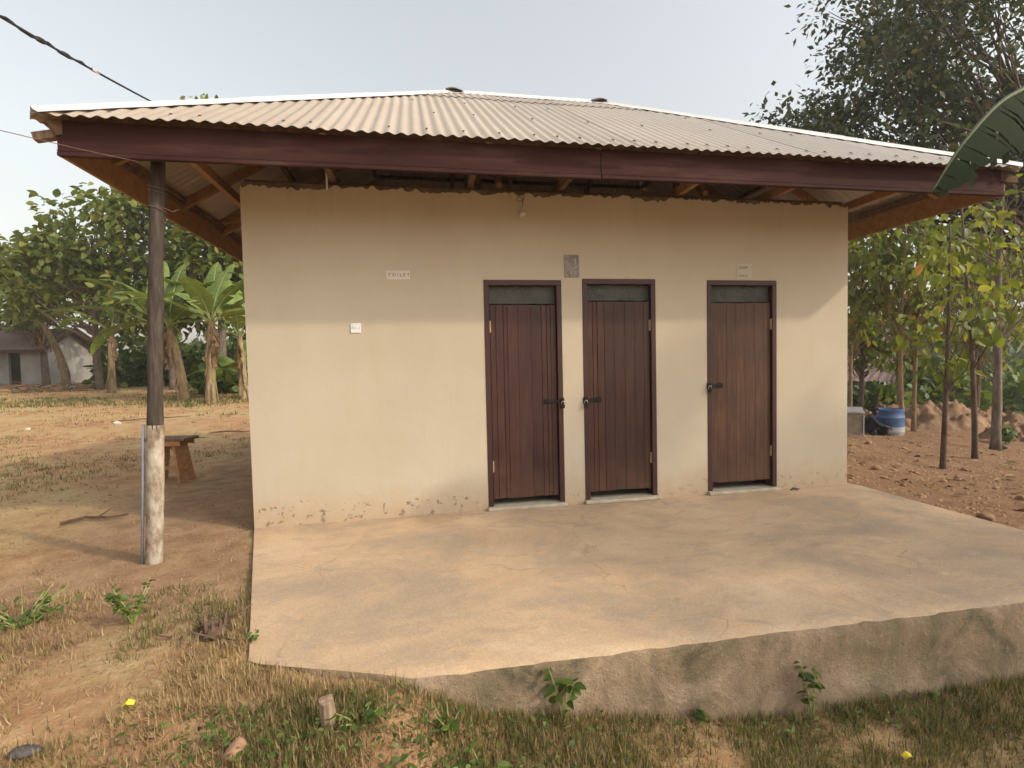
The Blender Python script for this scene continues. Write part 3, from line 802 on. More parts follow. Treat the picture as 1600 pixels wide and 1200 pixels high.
# roof timbers
O2 = 0.90; EZ = 2.985; PT = 0.615
halfrun = (D+2*O2)/2
RZ = EZ + PT*halfrun
FO = 0.834
for x0, x1 in ((0.02, W-0.02),):
    MB().box((x0, 0.05, 2.9185), (x1, 0.13, 2.948)).build('wall_plate', 'old_timber', bld)
    MB().box((x0, D-0.12, 2.9255), (x1, D-0.03, 2.965)).build('wall_plate', 'old_timber', bld)
MB().box((-FO+0.03, D-0.8, 2.9255), (W+FO-0.03, D-0.72, 3.02)).build('tie_beam', 'old_timber', bld)
for x in (-0.28, 0.72, 1.9, 2.75, 3.95, 4.95, 6.1):
    MB().box((x, -FO+0.03, 2.950), (x+0.05, D+FO-0.03, 3.035)).build('tie_beam', random.choice(['old_timber', 'raw_wood']), bld)
    a = x+0.025+O2; 
    smax = min(halfrun, a, W+2*O2-a)
    for s in (1, -1):
        y0 = -FO+0.02 if s == 1 else D+FO-0.02
        y1 = -O2+smax if s == 1 else D+O2-smax
        z0 = EZ + PT*(O2-FO+0.02) - 0.085; z1 = EZ + PT*smax - 0.135
        MB().beam((x+0.085, y0, z0), (x+0.085, y1, z1), 0.045, 0.085).build('rafter', random.choice(['old_timber', 'bright_timber', 'raw_wood']), bld)
for y in (-0.25, 0.9, 1.95, 3.0, 4.1):
    for s in (1, -1):
        a = y+O2; smax = min(halfrun, a, D+2*O2-a)
        x0 = -FO+0.02 if s == 1 else W+FO-0.02
        x1 = -O2+smax if s == 1 else W+O2-smax
        MB().beam((x0, y, EZ + PT*(O2-FO+0.02)-0.085), (x1, y, EZ+PT*smax-0.135), 0.045, 0.085).build('rafter', 'raw_wood', bld)
        if y in (-0.25, 1.95):   # outrigger sitting on the wall
            MB().box((min(x0+s*0.01, x0+s*1.25), y-0.11, 3.057), (max(x0+s*0.01, x0+s*1.25), y-0.05, 3.13)).build('outrigger', 'raw_wood', bld)
for x in (2.0, 4.08):
    MB().box((x, 0.33, 3.022), (x+0.06, 0.39, 3.72)).build('strut', 'old_timber', bld)
    MB().beam((x+0.2, 0.10, 2.99), (x+0.30, 1.15, 3.95), 0.05, 0.07).build('strut', 'bright_timber', bld)
for q in (0.12, 0.95, 1.8, 2.6):
    zz = EZ + PT*q - 0.048
    for yy in (-O2+q, D+O2-q):
        MB().box((-O2+q+0.03, yy-0.025, zz-0.025), (W+O2-q-0.03, yy+0.025, zz+0.020)).build('purlin', 'old_timber', bld)
    for xx in (-O2+q, W+O2-q):
        MB().box((xx-0.025, -O2+q+0.03, zz-0.027), (xx+0.025, D+O2-q-0.03, zz+0.018)).build('purlin', 'old_timber', bld)
MB().beam((-O2+0.05, -O2+0.05, EZ-0.06), (-O2+halfrun, -O2+halfrun, RZ-0.16), 0.05, 0.09).build('hip_rafter', 'old_timber', bld)
MB().beam((W+O2-0.05, -O2+0.05, EZ-0.06), (W+O2-halfrun, -O2+halfrun, RZ-0.16), 0.05, 0.09).build('hip_rafter', 'old_timber', bld)
MB().beam((-O2+halfrun, -O2+halfrun, RZ-0.15), (W+O2-halfrun, -O2+halfrun, RZ-0.15), 0.05, 0.11).build('ridge_board', 'old_timber', bld)
# stub of timber showing under the sheet past the left corner
MB().beam((-FO-0.01, -FO+0.07, 2.925), (-FO-0.155, -FO+0.05, 2.885), 0.06, 0.05).build('timber_end', 'stump_wood', bld)
MB().beam((W+FO+0.005, -FO+0.06, 2.93), (W+FO+0.16, -FO+0.03, 2.915), 0.06, 0.06).build('timber_end', 'old_timber', bld)

# fascia boards
JX = 2.85
def fascia(x0, x1, dz, name='fascia_board'):
    f = MB().box((x0, -FO, 2.768+dz), (x1, -FO+0.024, 2.985), bev=0.003).build(name, 'maroon_dusty', bld)
    MB().box((x0, -FO-0.010, 2.756+dz), (x1, -FO+0.026, 2.785+dz), bev=0.004).build('trim', 'maroon_dusty', f)
    MB().box((x0, -FO-0.005, 2.789+dz), (x1, -FO-0.0005, 2.797+dz)).build('trim', 'maroon_dusty', f)
fascia(-FO, JX-0.002, 0.0)
fascia(JX+0.002, W+FO, 0.004)
for x0, x1 in ((-FO, -FO+0.024), (W+FO-0.024, W+FO)):
    MB().box((x0, -FO+0.026, 2.760), (x1, D+FO-0.026, 2.985)).build('fascia_board', 'raw_wood', bld)
    xi = x1 if x0 < 0 else x0-0.04
    MB().box((xi, -FO+0.03, 2.958), (xi+0.04, D+FO-0.03, 3.000)).build('batten', 'old_timber', bld)
MB().box((-FO, D+FO-0.024, 2.757), (W+FO, D+FO, 2.985)).build('fascia_board', 'maroon_dusty', bld)

# corrugated sheets, each its own piece
roof = MB()
roof.box((W/2-1.0, D/2-0.02, RZ-0.10), (W/2-0.9, D/2+0.02, RZ-0.06))
cosp = 1/math.sqrt(1+PT*PT)
S = halfrun/cosp
PER = 0.09; AMP = 0.0078
roof_part = None
def slope(O, e, ub, L, seed):
    """O: eave start, e: along the eave, ub: plan direction up the slope."""
    r = random.Random(seed)
    e = Vector(e); u = (Vector(ub)*cosp + Vector((0, 0, PT*cosp)))
    n = e.cross(u); n = n if n.z > 0 else -n
    ncol = int(math.ceil(L/(PER*9)))
    nails = MB()
    for c in range(ncol):
        aw0, aw1 = c*PER*9 - 0.02, min((c+1)*PER*9 + 0.02, L)
        for row, (s0, s1) in enumerate(((-0.03, 2.86), (2.75, S))):
            jit = r.uniform(-0.012, 0.012); lift = 0.009*row + (0.0016 if c % 2 else 0) + 0.012
            seg = int(round((aw1-aw0)/(PER/7)))
            vs = []; fs = []; col = []
            for i in range(seg+1):
                a = aw0 + (aw1-aw0)*i/seg
                lim = min(S, max(0, a)/cosp, max(0, L-a)/cosp)
                hi = min(s1, lim)
                lo = s0 + jit + 0.006*math.sin(a*1.7+c)
                if hi < lo + 0.01:
                    col.append(None); continue
                h = AMP*math.cos(2*math.pi*a/PER)
                ns = 4
                base = len(vs)
                for k in range(ns+1):
                    s = lo + (hi-lo)*k/ns
                    w = 0.004*float(vnoise(a*1.3+seed*9, s*1.3))
                    vs.append(Vector(O) + e*a + u*s + n*(h+lift+w))
                col.append(base)
            for i in range(seg):
                if col[i] is None or col[i+1] is None: continue
                for k in range(4):
                    fs.append((col[i]+k, col[i+1]+k, col[i+1]+k+1, col[i]+k+1))
            if not fs: continue
            mm = MB(); mm.add(vs, fs)
            mm.build('roof_sheet', 'dusty_zinc', roof_part, True)
    for s in (0.16, 1.15, 2.1, 2.80):
        k = 0
        a = PER*2
        while a < L:
            lim = min(S, a/cosp, (L-a)/cosp)
            if lim > s+0.12 and r.random() < 0.86:
                ss_ = s + r.uniform(-0.012, 0.012)
                p = Vector(O) + e*a + u*ss_ + n*(AMP+0.016)
                M = Matrix((e, u, n)).transposed().to_4x4(); M.translation = p
                nails.box((-0.009, -0.006, 0), (0.009, 0.006, 0.005), M)
                nails.box((-0.003, -0.03-r.uniform(0, .02), -0.0012), (0.003, 0.0, 0.0008), M)
            a += PER*r.choice((2, 3))*(1 if s < 0.5 else 2)
    o = nails.build('roof_nail', 'slate_stone', roof_part)
    o['kind'] = 'stuff'
roof_part = roof.build('roof', 'old_timber', bld)
slope((-O2, -O2, EZ), (1, 0, 0), (0, 1, 0), W+2*O2, 1)
slope((W+O2, -O2, EZ), (0, 1, 0), (-1, 0, 0), D+2*O2, 2)
slope((W+O2, D+O2, EZ), (-1, 0, 0), (0, -1, 0), W+2*O2, 3)
slope((-O2, D+O2, EZ), (0, -1, 0), (1, 0, 0), D+2*O2, 4)
# hip and ridge flashing
def cap(P, Q, sa, sb, pieces, w=0.090):
    """sa, sb: vectors lying down the two slopes, square to the line."""
    P = Vector(P); Q = Vector(Q)
    for i in range(pieces):
        t0 = i/pieces - (0.006 if i else 0); t1 = (i+1)/pieces
        vs = []; K = 10
        for k in range(K+1):
            t = t0+(t1-t0)*k/K; c = P.lerp(Q, t)
            lift = 0.040 + 0.004*(i % 2)
            wob = 0.006*math.sin(k*2.3+i)
            vs += [c + sa*(w+wob) + Vector((0, 0, 0.030+wob*0.5)), c + sa*0.03 + Vector((0, 0, lift)), c + Vector((0, 0, lift+0.016)), c + sb*0.03 + Vector((0, 0, lift)), c + sb*(w-wob) + Vector((0, 0, 0.030-wob*0.5))]
        fs = [(k*5+j, k*5+j+1, k*5+5+j+1, k*5+5+j) for k in range(K) for j in range(4)]
        mm = MB(); mm.add(vs, fs); mm.build('flashing', 'flashing', roof_part)
def down(v): return Vector((v[0]*cosp, v[1]*cosp, -PT*cosp))
RL = Vector((-O2+halfrun, -O2+halfrun, RZ)); RR = Vector((W+O2-halfrun, -O2+halfrun, RZ))
def hipcap(C, Q, da, db):
    line = (Q-C).normalized()
    sa = down(da); sa = (sa - line*sa.dot(line)).normalized()
    sb = down(db); sb = (sb - line*sb.dot(line)).normalized()
    cap(C - line*0.03, Q, sa, sb, 3)
hipcap(Vector((-O2, -O2, EZ)), RL, (0, -1, 0), (-1, 0, 0))
hipcap(Vector((W+O2, -O2, EZ)), RR, (0, -1, 0), (1, 0, 0))
hipcap(Vector((-O2, D+O2, EZ)), RL, (0, 1, 0), (-1, 0, 0))
hipcap(Vector((W+O2, D+O2, EZ)), RR, (0, 1, 0), (1, 0, 0))
cap(RL - Vector((0.12, 0, 0)), RR + Vector((0.12, 0, 0)), down((0, -1, 0)), down((0, 1, 0)), 1, 0.15)
# folded dark metal flaps where the hips meet the ridge
for P_, sgn in ((RL, -1), (RR, 1)):
    mm = MB(); vs = []
    for k in range(9):
        t = k/8
        cx_ = P_.x + sgn*(0.10 - 0.22*t); zz = P_.z + 0.052 + 0.020*math.sin(t*math.pi*1.2)
        vs += [(cx_, P_.y-0.10, zz-0.050), (cx_, P_.y-0.03, zz), (cx_, P_.y+0.06, zz-0.02)]
    mm.add(vs, [(k*3+j, k*3+j+1, k*3+4+j, k*3+3+j) for k in range(8) for j in range(2)])
    mm.build('ridge_flap', 'slate_stone', roof_part)
# white conduit down through the eave gap
MB().tube([(0.70, -0.03, 3.2), (0.70, -0.03, 2.86)], 0.009, 8).build('conduit', 'white_plastic', bld)

# ------------------------------------------------------------------ things on the front wall
def text_mesh(body, size, spacing=1.0):
    c = bpy.data.curves.new('lettering', 'FONT')
    c.body = body; c.size = size; c.align_x = 'CENTER'; c.align_y = 'CENTER'; c.extrude = 0.0004; c.space_character = spacing
    o = bpy.data.objects.new('lettering', c); COL.objects.link(o)
    dg = bpy.context.evaluated_depsgraph_get()
    me = bpy.data.meshes.new_from_object(o.evaluated_get(dg))
    bpy.data.objects.remove(o)
    me.materials.clear()
    return me
def sign(name, x, z, w, h, mat, lines, ink, label, cat, rot=0.0):
    s = empty(name, (x, -0.001, z), 0); s.rotation_euler = (0, R(rot), 0)
    m = MB(); NXs = 8
    vs = []; 
    for i in range(NXs+1):
        xx = -w/2+w*i/NXs
        cz = -0.002 - 0.0022*abs(math.sin(i*1.9))
        vs += [(xx, cz, -h/2), (xx, cz, h/2), (xx, 0.0, -h/2), (xx, 0.0, h/2)]
    fs = []
    for i in range(NXs):
        a = i*4; b_ = a+4
        fs += [(a, b_, b_+1, a+1), (a+2, a+3, b_+3, b_+2), (a+1, b_+1, b_+3, a+3), (a, a+2, b_+2, b_)]
    m.add(vs, fs); m.build('sheet', mat, s)
    for body, size, zz, xo, sp in lines:
        me = text_mesh(body, size, sp)
        o = link_mesh('lettering', me, ink, s); o.rotation_euler = (R(90), 0, 0); o.location = (xo, -0.0052, zz)
    return tag(s, label, cat)
sign('toilet_sign', 1.268, 2.150, 0.205, 0.078, 'sheet_paper', [('TOILET', 0.040, 0.0, 0.006, 1.55)], 'ink', 'small white sign reading TOILET above the light switch', 'sign', -0.8)
sign('paper_notice', 4.640, 2.213, 0.165, 0.150, 'faded_paper', [('STAFF', 0.036, 0.035, -0.014, 1.0), ('MALE', 0.038, -0.045, -0.012, 1.0)], 'faded_ink', 'faded pale notice with two printed words above the rightmost door', 'notice', -0.5)
ps = empty('paper_poster', (2.856, -0.001, 2.245)); ps.rotation_euler = (0, R(-1.0), 0)
MB().box((-0.072, -0.006, -0.104), (0.072, 0.0, 0.104), bev=0.001).build('sheet', 'notice_print', ps)
tag(ps, 'weathered grey poster stuck on the wall between the left and middle doors', 'poster')
sw = empty('light_switch', (0.892, 0, 1.688))
p = MB().box((-0.044, -0.010, -0.043), (0.044, 0.0, 0.043), bev=0.004).build('plate', 'white_plastic', sw)
for dx in (-0.011, 0.011):
    mm = Matrix.Rotation(R(7), 4, 'X'); mm.translation = (dx, -0.0105, 0.004)
    MB().box((-0.008, -0.004, -0.013), (0.008, 0.004, 0.013), mm, 0.002).build('rocker', 'white_plastic', sw)
for dx in (-0.031, 0.031): MB().tube([(dx, -0.0095, 0), (dx, -0.0115, 0)], 0.0042, 8).build('screw', 'grey_pvc', sw)
tag(sw, 'white double light switch plate on the cream wall', 'light switch')
bh = empty('bulb_holder', (2.392, -0.045, 2.73))
MB().lathe([(0.0, 0.045), (0.010, 0.045), (0.013, 0.03), (0.018, 0.022), (0.018, -0.01), (0.028, -0.016), (0.031, -0.045), (0.027, -0.046), (0.022, -0.02), (0.0, -0.018)], 16).build('holder', 'sheet_paper', bh, True)
wpts = [(0, 0.0, 0.043), (0.004, 0.0, 0.09), (-0.01, 0.005, 0.125), (-0.045, 0.005, 0.12), (-0.05, 0.005, 0.09), (-0.02, 0.0, 0.082), (0.012, 0.0, 0.10), (0.016, 0.005, 0.14), (0.008, 0.02, 0.185), (0.0, 0.06, 0.24)]
MB().tube(wpts, 0.0035, 6).build('flex', 'wire_tan', bh, True)
tag(bh, 'empty pale lamp holder dangling on looped flex at the wall top', 'lamp holder')

# ------------------------------------------------------------------ post, wires
pt = empty('roof_post', (-0.50, -0.62, -0.06))
P0, P1 = Vector((0, 0, 0)), Vector((0.155, 0.01, 2.90))
pts = [P0.lerp(P1, t) + Vector((0.006*math.sin(t*7), 0.004*math.cos(t*9), 0)) for t in np.linspace(0.335, 1, 26)]
MB().tube(pts, [0.053 - 0.007*t + 0.002*math.sin(t*23) for t in np.linspace(0.335, 1, 26)], 14, jit=0.035).build('pole', 'post_timber', pt, True)
pts = [P0.lerp(P1, t) + Vector((0.006*math.sin(t*7), 0.004*math.cos(t*9), 0)) for t in np.linspace(0, 0.355, 16)]
slv = MB().tube(pts, [0.0565 - 0.0015*t for t in np.linspace(0, 1, 16)], 12, jit=0.035)
slv.build('sleeve', 'whitewash', pt, True)
MB().tube([(-0.070, -0.012, -0.02), (-0.040, -0.014, 0.5), (-0.012, -0.014, 1.04)], 0.010, 8).build('conduit', 'grey_pvc', pt, True)
m = MB()
for z in (2.68, 2.71, 2.55):
    c = P0.lerp(P1, z/2.9)
    m.tube([(c.x+0.058*math.cos(t), c.y+0.058*math.sin(t), z+0.02*math.sin(t+z*9)) for t in np.linspace(0, 2*math.pi, 17)], 0.003, 5)
m.tube([(0.19, -0.02, 2.56), (0.25, -0.03, 2.53), (0.29, -0.02, 2.55)], 0.003, 5)
m.build('binding_wire', 'wire_tan', pt)
tag(pt, 'dark timber roof post with a whitewashed foot left of the building', 'post')

A = Vector((-0.75, -1.38, 3.34)); B = Vector((-0.80, 0.52, 3.73)); dd = (B-A)
def wirep(t): 
    p = A + dd*t; p.z -= 0.05*math.sin(max(0, min(1, (t+1)/2))*math.pi); return p
cab = empty('power_cable', tuple(wirep(1.0)))
loc = Vector(cab.location)
ptsA = [wirep(t)-loc for t in np.linspace(-1.6, 1.12, 50)]
MB().tube(ptsA, 0.0075, 7).build('cable', 'black_cable', cab, True)
ptsB = [wirep(t)-loc + Vector((0, 0, 0.012*math.sin(i*1.3))) + Vector((0.012*math.cos(i*1.3), 0, 0)) for i, t in enumerate(np.linspace(-1.6, 0.42, 56))]
MB().tube(ptsB, 0.0055, 6).build('cable', 'black_cable', cab, True)
for t, r_, mt in ((0.145, 0.016, 'black_cable'), (0.27, 0.014, 'black_cable')):
    p = wirep(t)-loc; q = wirep(t+0.05)-loc
    MB().tube([p, p.lerp(q, 0.3), p.lerp(q, 0.7), q], [0.008, r_, r_, 0.008], 8).build('splice', mt, cab, True)
m = MB()
p = wirep(0.46)-loc
for i in range(7):
    m.tube([p, p + Vector((random.uniform(-.02, .03), random.uniform(-.03, .03), random.uniform(-.02, .02)))], 0.003, 5)
m.tube([p-dd*0.012, p+dd*0.012], 0.010, 8)
m.build('tape', 'frayed_tape', cab)
tag(cab, 'thick black twisted cable running from the upper left down to the roof', 'cable')
g2 = empty('tie_wire', (-0.345, -0.66, 2.73))
e0 = Vector((-0.61, -1.64, 2.58)); e1 = Vector((-0.345, -0.90, 2.72)); dv = e1-e0
l2 = Vector(g2.location)
MB().tube([e0-dv*2.0-l2+Vector((0, 0, 0.05)), e0-dv*0.9-l2, e0-l2, e0+dv*0.5-l2-Vector((0, 0, .004)), e1-l2, Vector((0.0, -0.055, -0.02))], 0.0022, 5).build('wire', 'wire_tan', g2, True)
tag(g2, 'thin brown wire stretched from the left to the top of the post', 'wire')

# ------------------------------------------------------------------ stool by the post
st = empty('wooden_stool', (-1.66, 2.42, -0.03), R(-14))
MB().box((-0.27, -0.14, 0.515), (0.27, 0.14, 0.55), bev=0.004).build('seat', 'stool_top', st)
for s in (-1, 1):
    mm = Matrix.Translation((s*0.185, 0, 0)) @ Matrix.Rotation(R(-9*s), 4, 'Y')
    lg = MB()
    # plank leg wider at the foot, with a notch
    vs = []
    for y in (-0.015, 0.015):
        vs += [(y, -0.14, 0.0), (y, -0.04, 0.0), (y, -0.03, 0.07), (y, 0.03, 0.07), (y, 0.04, 0.0), (y, 0.14, 0.0), (y, 0.115, 0.518), (y, -0.115, 0.518)]
    vs = [tuple(mm @ Vector((v[0] + s*0.04*0, v[1], v[2]))) for v in vs]
    fs = [(0, 1, 2, 7), (2, 3, 6, 7), (3, 4, 5, 6), (15, 10, 9, 8), (15, 14, 11, 10), (14, 13, 12, 11)] + [(i, (i+1) % 8, (i+1) % 8 + 8, i+8) for i in range(8)]
    lg.add(vs, fs); lg.build('leg', 'stool_wood', st)
MB().beam((-0.20, 0.0, 0.16), (0.20, 0.0, 0.16), 0.025, 0.05).build('stretcher', 'stool_wood', st)
MB().beam((0.185, -0.02, 0.14), (-0.02, -0.02, 0.505), 0.02, 0.035).build('brace', 'stool_wood', st)
MB().box((-0.21, -0.135, 0.455), (0.21, -0.115, 0.513)).build('apron', 'stool_wood', st)
MB().box((-0.21, 0.115, 0.455), (0.21, 0.135, 0.513)).build('apron', 'stool_wood', st)
tag(st, 'brown wooden stool with splayed plank legs on bare earth behind the post', 'stool')

# ------------------------------------------------------------------ foliage machinery
def frames(d, n):
    d = d/np.linalg.norm(d, axis=1)[:, None]
    x = np.cross(d, n); x /= np.maximum(np.linalg.norm(x, axis=1)[:, None], 1e-6)
    z = np.cross(x, d)
    return np.stack([x, d, z], -1)          # columns: width, length, normal
TEMPL = {
 'oval': (np.array([(0,0,0),(-.25,.20,.07),(-.33,.50,.06),(-.19,.82,-.06),(0,1,-.26),(.17,.80,-.10),(.30,.50,.02),(.26,.22,.09),(0,.5,-.05)], float),
          np.array([(0,8,1,1),(1,8,2,2),(2,8,3,3),(3,8,4,4),(4,8,5,5),(5,8,6,6),(6,8,7,7),(7,8,0,0)])[:, :3]),
 'lance': (np.array([(0,0,0),(-.16,.4,.03),(0,1,-.08),(.16,.4,.03)], float), np.array([(0,3,2),(0,2,1)])),
 'blade': (np.array([(-.5,0,0),(.5,0,0),(-.36,.5,.10),(.36,.5,.10),(0,1,.42)], float), np.array([(0,1,3),(0,3,2),(2,3,4)])),
 'clump': (np.array([(0,0,0),(-.4,.35,.1),(-.15,.9,0),(.2,1,-.1),(.42,.4,.1)], float), np.array([(0,4,3),(0,3,2),(0,2,1)])),
}
def scatter(name, P, d, n, size, templ, mat, parent=None, wscale=None, kind=None):
    T, Fc = TEMPL[templ]
    M = frames(d, n)
    sz = np.asarray(size)
    if sz.ndim == 1: sz = np.stack([sz, sz, sz], -1)
    L = T[None]*sz[:, None, :]
    V = np.einsum('nij,nkj->nki', M, L) + P[:, None, :]
    k = len(T)
    Fa = (Fc[None] + (np.arange(len(P))*k)[:, None, None]).reshape(-1, 3)
    o = link_mesh(name, arr_mesh(name, V.reshape(-1, 3), Fa), mat, parent)
    if kind: o['kind'] = kind
    return o

def tree(name, label, cat, base, trunk_h, r0, blobs, ncl, nleaf, leaf, leafmat_, bark, templ='oval', seed=1, group=None, sig=0.35, lean=(0, 0), limb_r=0.35, bare=0, wid=1.0, low=0.3, droop=0.35):
    """blobs: ellipsoids (cx,cy,cz, rx,ry,rz, weight) relative to the base."""
    r = np.random.default_rng(seed)
    t = empty(name, base)
    K = 14
    pts = []
    for i in range(K+1):
        f = i/K
        pts.append(Vector((lean[0]*f + 0.05*trunk_h*0.12*math.sin(f*5+seed), lean[1]*f + 0.05*trunk_h*0.12*math.cos(f*4+seed*2) - 0.006*trunk_h, trunk_h*f - 0.12*(1-f))))
    rad = [r0*(1.25 if i == 0 else 1)*(1-0.72*i/K) for i in range(K+1)]
    m = MB(); m.tube(pts, rad, 10, jit=0.04)
    trunk = m.build('trunk', bark, t, True)
    w = np.array([b[6] for b in blobs], float); w /= w.sum()
    cs = []
    while len(cs) < ncl:
        b = blobs[r.choice(len(blobs), p=w)]
        v = r.normal(size=3); v /= np.linalg.norm(v)
        rr = r.uniform(0.35, 1.0)**0.5
        cs.append((b[0]+v[0]*b[3]*rr, b[1]+v[1]*b[4]*rr, b[2]+v[2]*b[5]*rr))
    cs = np.array(cs)
    lm = MB()
    for ci, c in enumerate(cs):
        c = Vector(c)
        f = np.clip((c.z*r.uniform(0.45, 0.8))/trunk_h, low, 0.98)
        k = f*K; i0 = min(int(k), K-1); s = pts[i0].lerp(pts[i0+1], k-i0)
        mid = s.lerp(c, 0.5) + Vector((0, 0, -0.10*(c-s).length)) + Vector(r.normal(size=3)*0.06*(c-s).length)
        q = [s, s.lerp(mid, 0.6), mid, mid.lerp(c, 0.55) + Vector(r.normal(size=3)*0.04*(c-s).length), c]
        rl = rad[i0]*limb_r*r.uniform(0.6, 1.1)
        lm.tube(q, [rl, rl*0.8, rl*0.6, rl*0.38, rl*0.15], 5, caps=False)
        for _ in range(2):
            e = c + Vector(r.normal(size=3)*sig*0.9)
            a = q[3].lerp(c, r.uniform(0, 0.8))
            lm.tube([a, a.lerp(e, 0.5)+Vector((0, 0, 0.05*sig)), e], [rl*0.25, rl*0.16, rl*0.06], 4, caps=False)
    for _ in range(bare):
        s = pts[int(K*r.uniform(0.5, 0.95))]; v = Vector(r.normal(size=3)); v.z = abs(v.z)*1.3+0.4
        e = s + v.normalized()*r.uniform(0.8, 1.8)
        lm.tube([s, s.lerp(e, 0.5)+Vector(r.normal(size=3)*0.08), e], [r0*0.22, r0*0.15, r0*0.05], 5, caps=False)
    lm.build('limbs', bark, t, True)
    ci = r.integers(0, ncl, nleaf)
    off = np.clip(r.normal(size=(nleaf, 3)), -1.7, 1.7)*sig*np.array([1, 1, 0.75])
    P = cs[ci] + off
    d = off/np.maximum(np.linalg.norm(off, axis=1)[:, None], 1e-6) + r.normal(size=(nleaf, 3))*0.7 + np.array([0, 0, -droop])
    n = r.normal(size=(nleaf, 3))*0.55 + np.array([0, 0, 1.0])
    sz = leaf*r.uniform(0.55, 1.25, nleaf)
    scatter('crown', P, d, n, np.stack([sz*wid, sz, sz], -1), templ, leafmat_, t)
    return tag(t, label, cat, group)

def banana_leaf(P0, az, length, width, rise, droop, seed, mat, parent, name='leaf', torn=0.35, seg=22, ribmat='banana_rib', petiole=0.22, twist=0.0, fold=0.35, path=None, hang=0.0):
    """An arching midrib with a blade split into strips on both sides."""
    r = np.random.default_rng(seed)
    h = Vector((math.cos(az), math.sin(az), 0)); side = Vector((-math.sin(az), math.cos(az), 0))
    pts = []; p = Vector(P0); ang = rise
    for i in range(seg+1):
        pts.append(p.copy())
        p = p + (h*math.cos(ang) + Vector((0, 0, math.sin(ang))))*(length/seg)
        ang -= droop/seg*(0.45 + 1.2*i/seg)
    if path: pts = path
    vs = []; fs = []
    s0 = int(seg*petiole)
    for sg in (-1, 1):
        i = s0; tear = 0.0
        while i < seg:
            runl = int(r.integers(1, 5)); j = min(seg, i+runl)
            dz = r.uniform(-0.25, 0.05)*torn*2; sweep = r.uniform(0.0, 0.25)
            base = len(vs)
            for k in range(i, j+1):
                f = (k-s0)/(seg-s0)
                wv = width*0.5*min(1.0, 2.6*f**0.62)*(max(0.0, 1-f**3.2))**0.75 + 0.004
                t = (pts[min(k+1, seg)]-pts[max(k-1, 0)]).normalized()
                nup = side.cross(t)*1.0
                if nup.z < 0: nup = -nup
                sd = (side*math.cos(twist) + nup*math.sin(twist))*sg*math.cos(hang) - nup*math.sin(hang)
                gap = 0.0
                if k == i and i > s0: gap = 0.25
                if k == j and j < seg: gap = -0.25
                q = pts[k] + t*(gap*torn*length/seg)
                e1 = q + sd*wv*0.5 + nup*wv*(fold*0.35)
                e2 = q + sd*wv*0.97 + nup*wv*(fold*0.25+dz) + t*sweep*wv - Vector((0, 0, abs(dz)*wv*0.5))
                vs += [pts[k], e1, e2]
            for k in range(j-i):
                a = base+k*3; b_ = a+3
                fs += [(a, b_, b_+1, a+1), (a+1, b_+1, b_+2, a+2)]
            i = j
    m = MB(); m.add(vs, fs)
    lf = m.build(name, mat, parent, True)
    MB().tube(pts, [max(0.004, 0.030*length/2.4*(1-0.9*i/seg)) for i in range(seg+1)], 6).build('midrib', ribmat, lf, True)
    return lf

def dead_banana_leaf(P0, az, length, seed, parent):
    r = np.random.default_rng(seed); m = MB()
    h = Vector((math.cos(az), math.sin(az), 0)); p = Vector(P0)
    path = [p + h*(0.10+0.16*math.sin(t*math.pi))*length*0.45 - Vector((0, 0, length*t*t*0.2 + length*t*0.75)) + Vector((0, 0, 0.14*length*math.sin(min(1, t*3)*math.pi/2))) for t in np.linspace(0, 1, 9)]
    m.tube(path, [0.014]*9, 5)
    s = Vector((-h.y, h.x, 0))
    for i in range(1, 8):
        for k in range(3):
            w = r.uniform(0.05, 0.13); a = path[i] + Vector((0, 0, r.uniform(-.06, .06)))
            o = (s*r.uniform(-1, 1) + h*r.uniform(-.4, .4))*0.14
            b_ = a + o - Vector((0, 0, r.uniform(0.18, 0.42)))
            m.add([a, a + s*w*0.4, b_ + s*w + Vector(r.normal(size=3)*0.02), b_], [(0, 1, 2, 3)])
    m.build('dead_leaf', 'leaf_dead', parent)

def banana(label, base, hs, leaves, seed, lean=(0, 0), r0=0.13, dead=4, scale=1.0, group='banana plants at the edge of the yard'):
    r = np.random.default_rng(seed)
    t = empty('banana_plant', base)
    pts = [Vector((lean[0]*f*f, lean[1]*f*f, hs*f-0.1)) for f in np.linspace(0, 1, 12)]
    m = MB(); m.tube(pts, [r0*(1.15-0.55*f) for f in np.linspace(0, 1, 12)], 12, jit=0.07)
    for i in range(26):       # shaggy dry sheaths hanging on the stem
        f = r.uniform(0.12, 0.95); c = pts[int(f*11)]; a = r.uniform(0, 6.28); rr = r0*(1.2-0.55*f)
        p0 = c + Vector((math.cos(a), math.sin(a), 0))*rr; ln = r.uniform(0.25, 0.7); w = r.uniform(0.04, 0.10)
        tg = Vector((-math.sin(a), math.cos(a), 0))
        p1 = p0 + Vector((math.cos(a), math.sin(a), 0))*r.uniform(0.02, 0.14) - Vector((0, 0, ln))
        m.add([p0-tg*w*0.6, p0+tg*w*0.6, p1+tg*w*0.5, p1-tg*w*0.5], [(0, 1, 2, 3)])
    m.build('pseudostem', 'banana_stem', t, False)
    topp = pts[-1]
    for k, (az, ln, rise, dr) in enumerate(leaves):
        banana_leaf(topp - Vector((0, 0, 0.12*r.uniform(0, 1))), R(az), ln*1.25*scale, 0.80*scale, R(rise), R(dr), seed*31+k, 'banana_leaf', t)
    for k in range(dead):
        dead_banana_leaf(topp - Vector((0, 0, r.uniform(0.05, 0.4))), r.uniform(0, 6.28), r.uniform(0.9, 1.6)*scale, seed*17+k, t)
    return tag(t, label, 'banana plant', group)

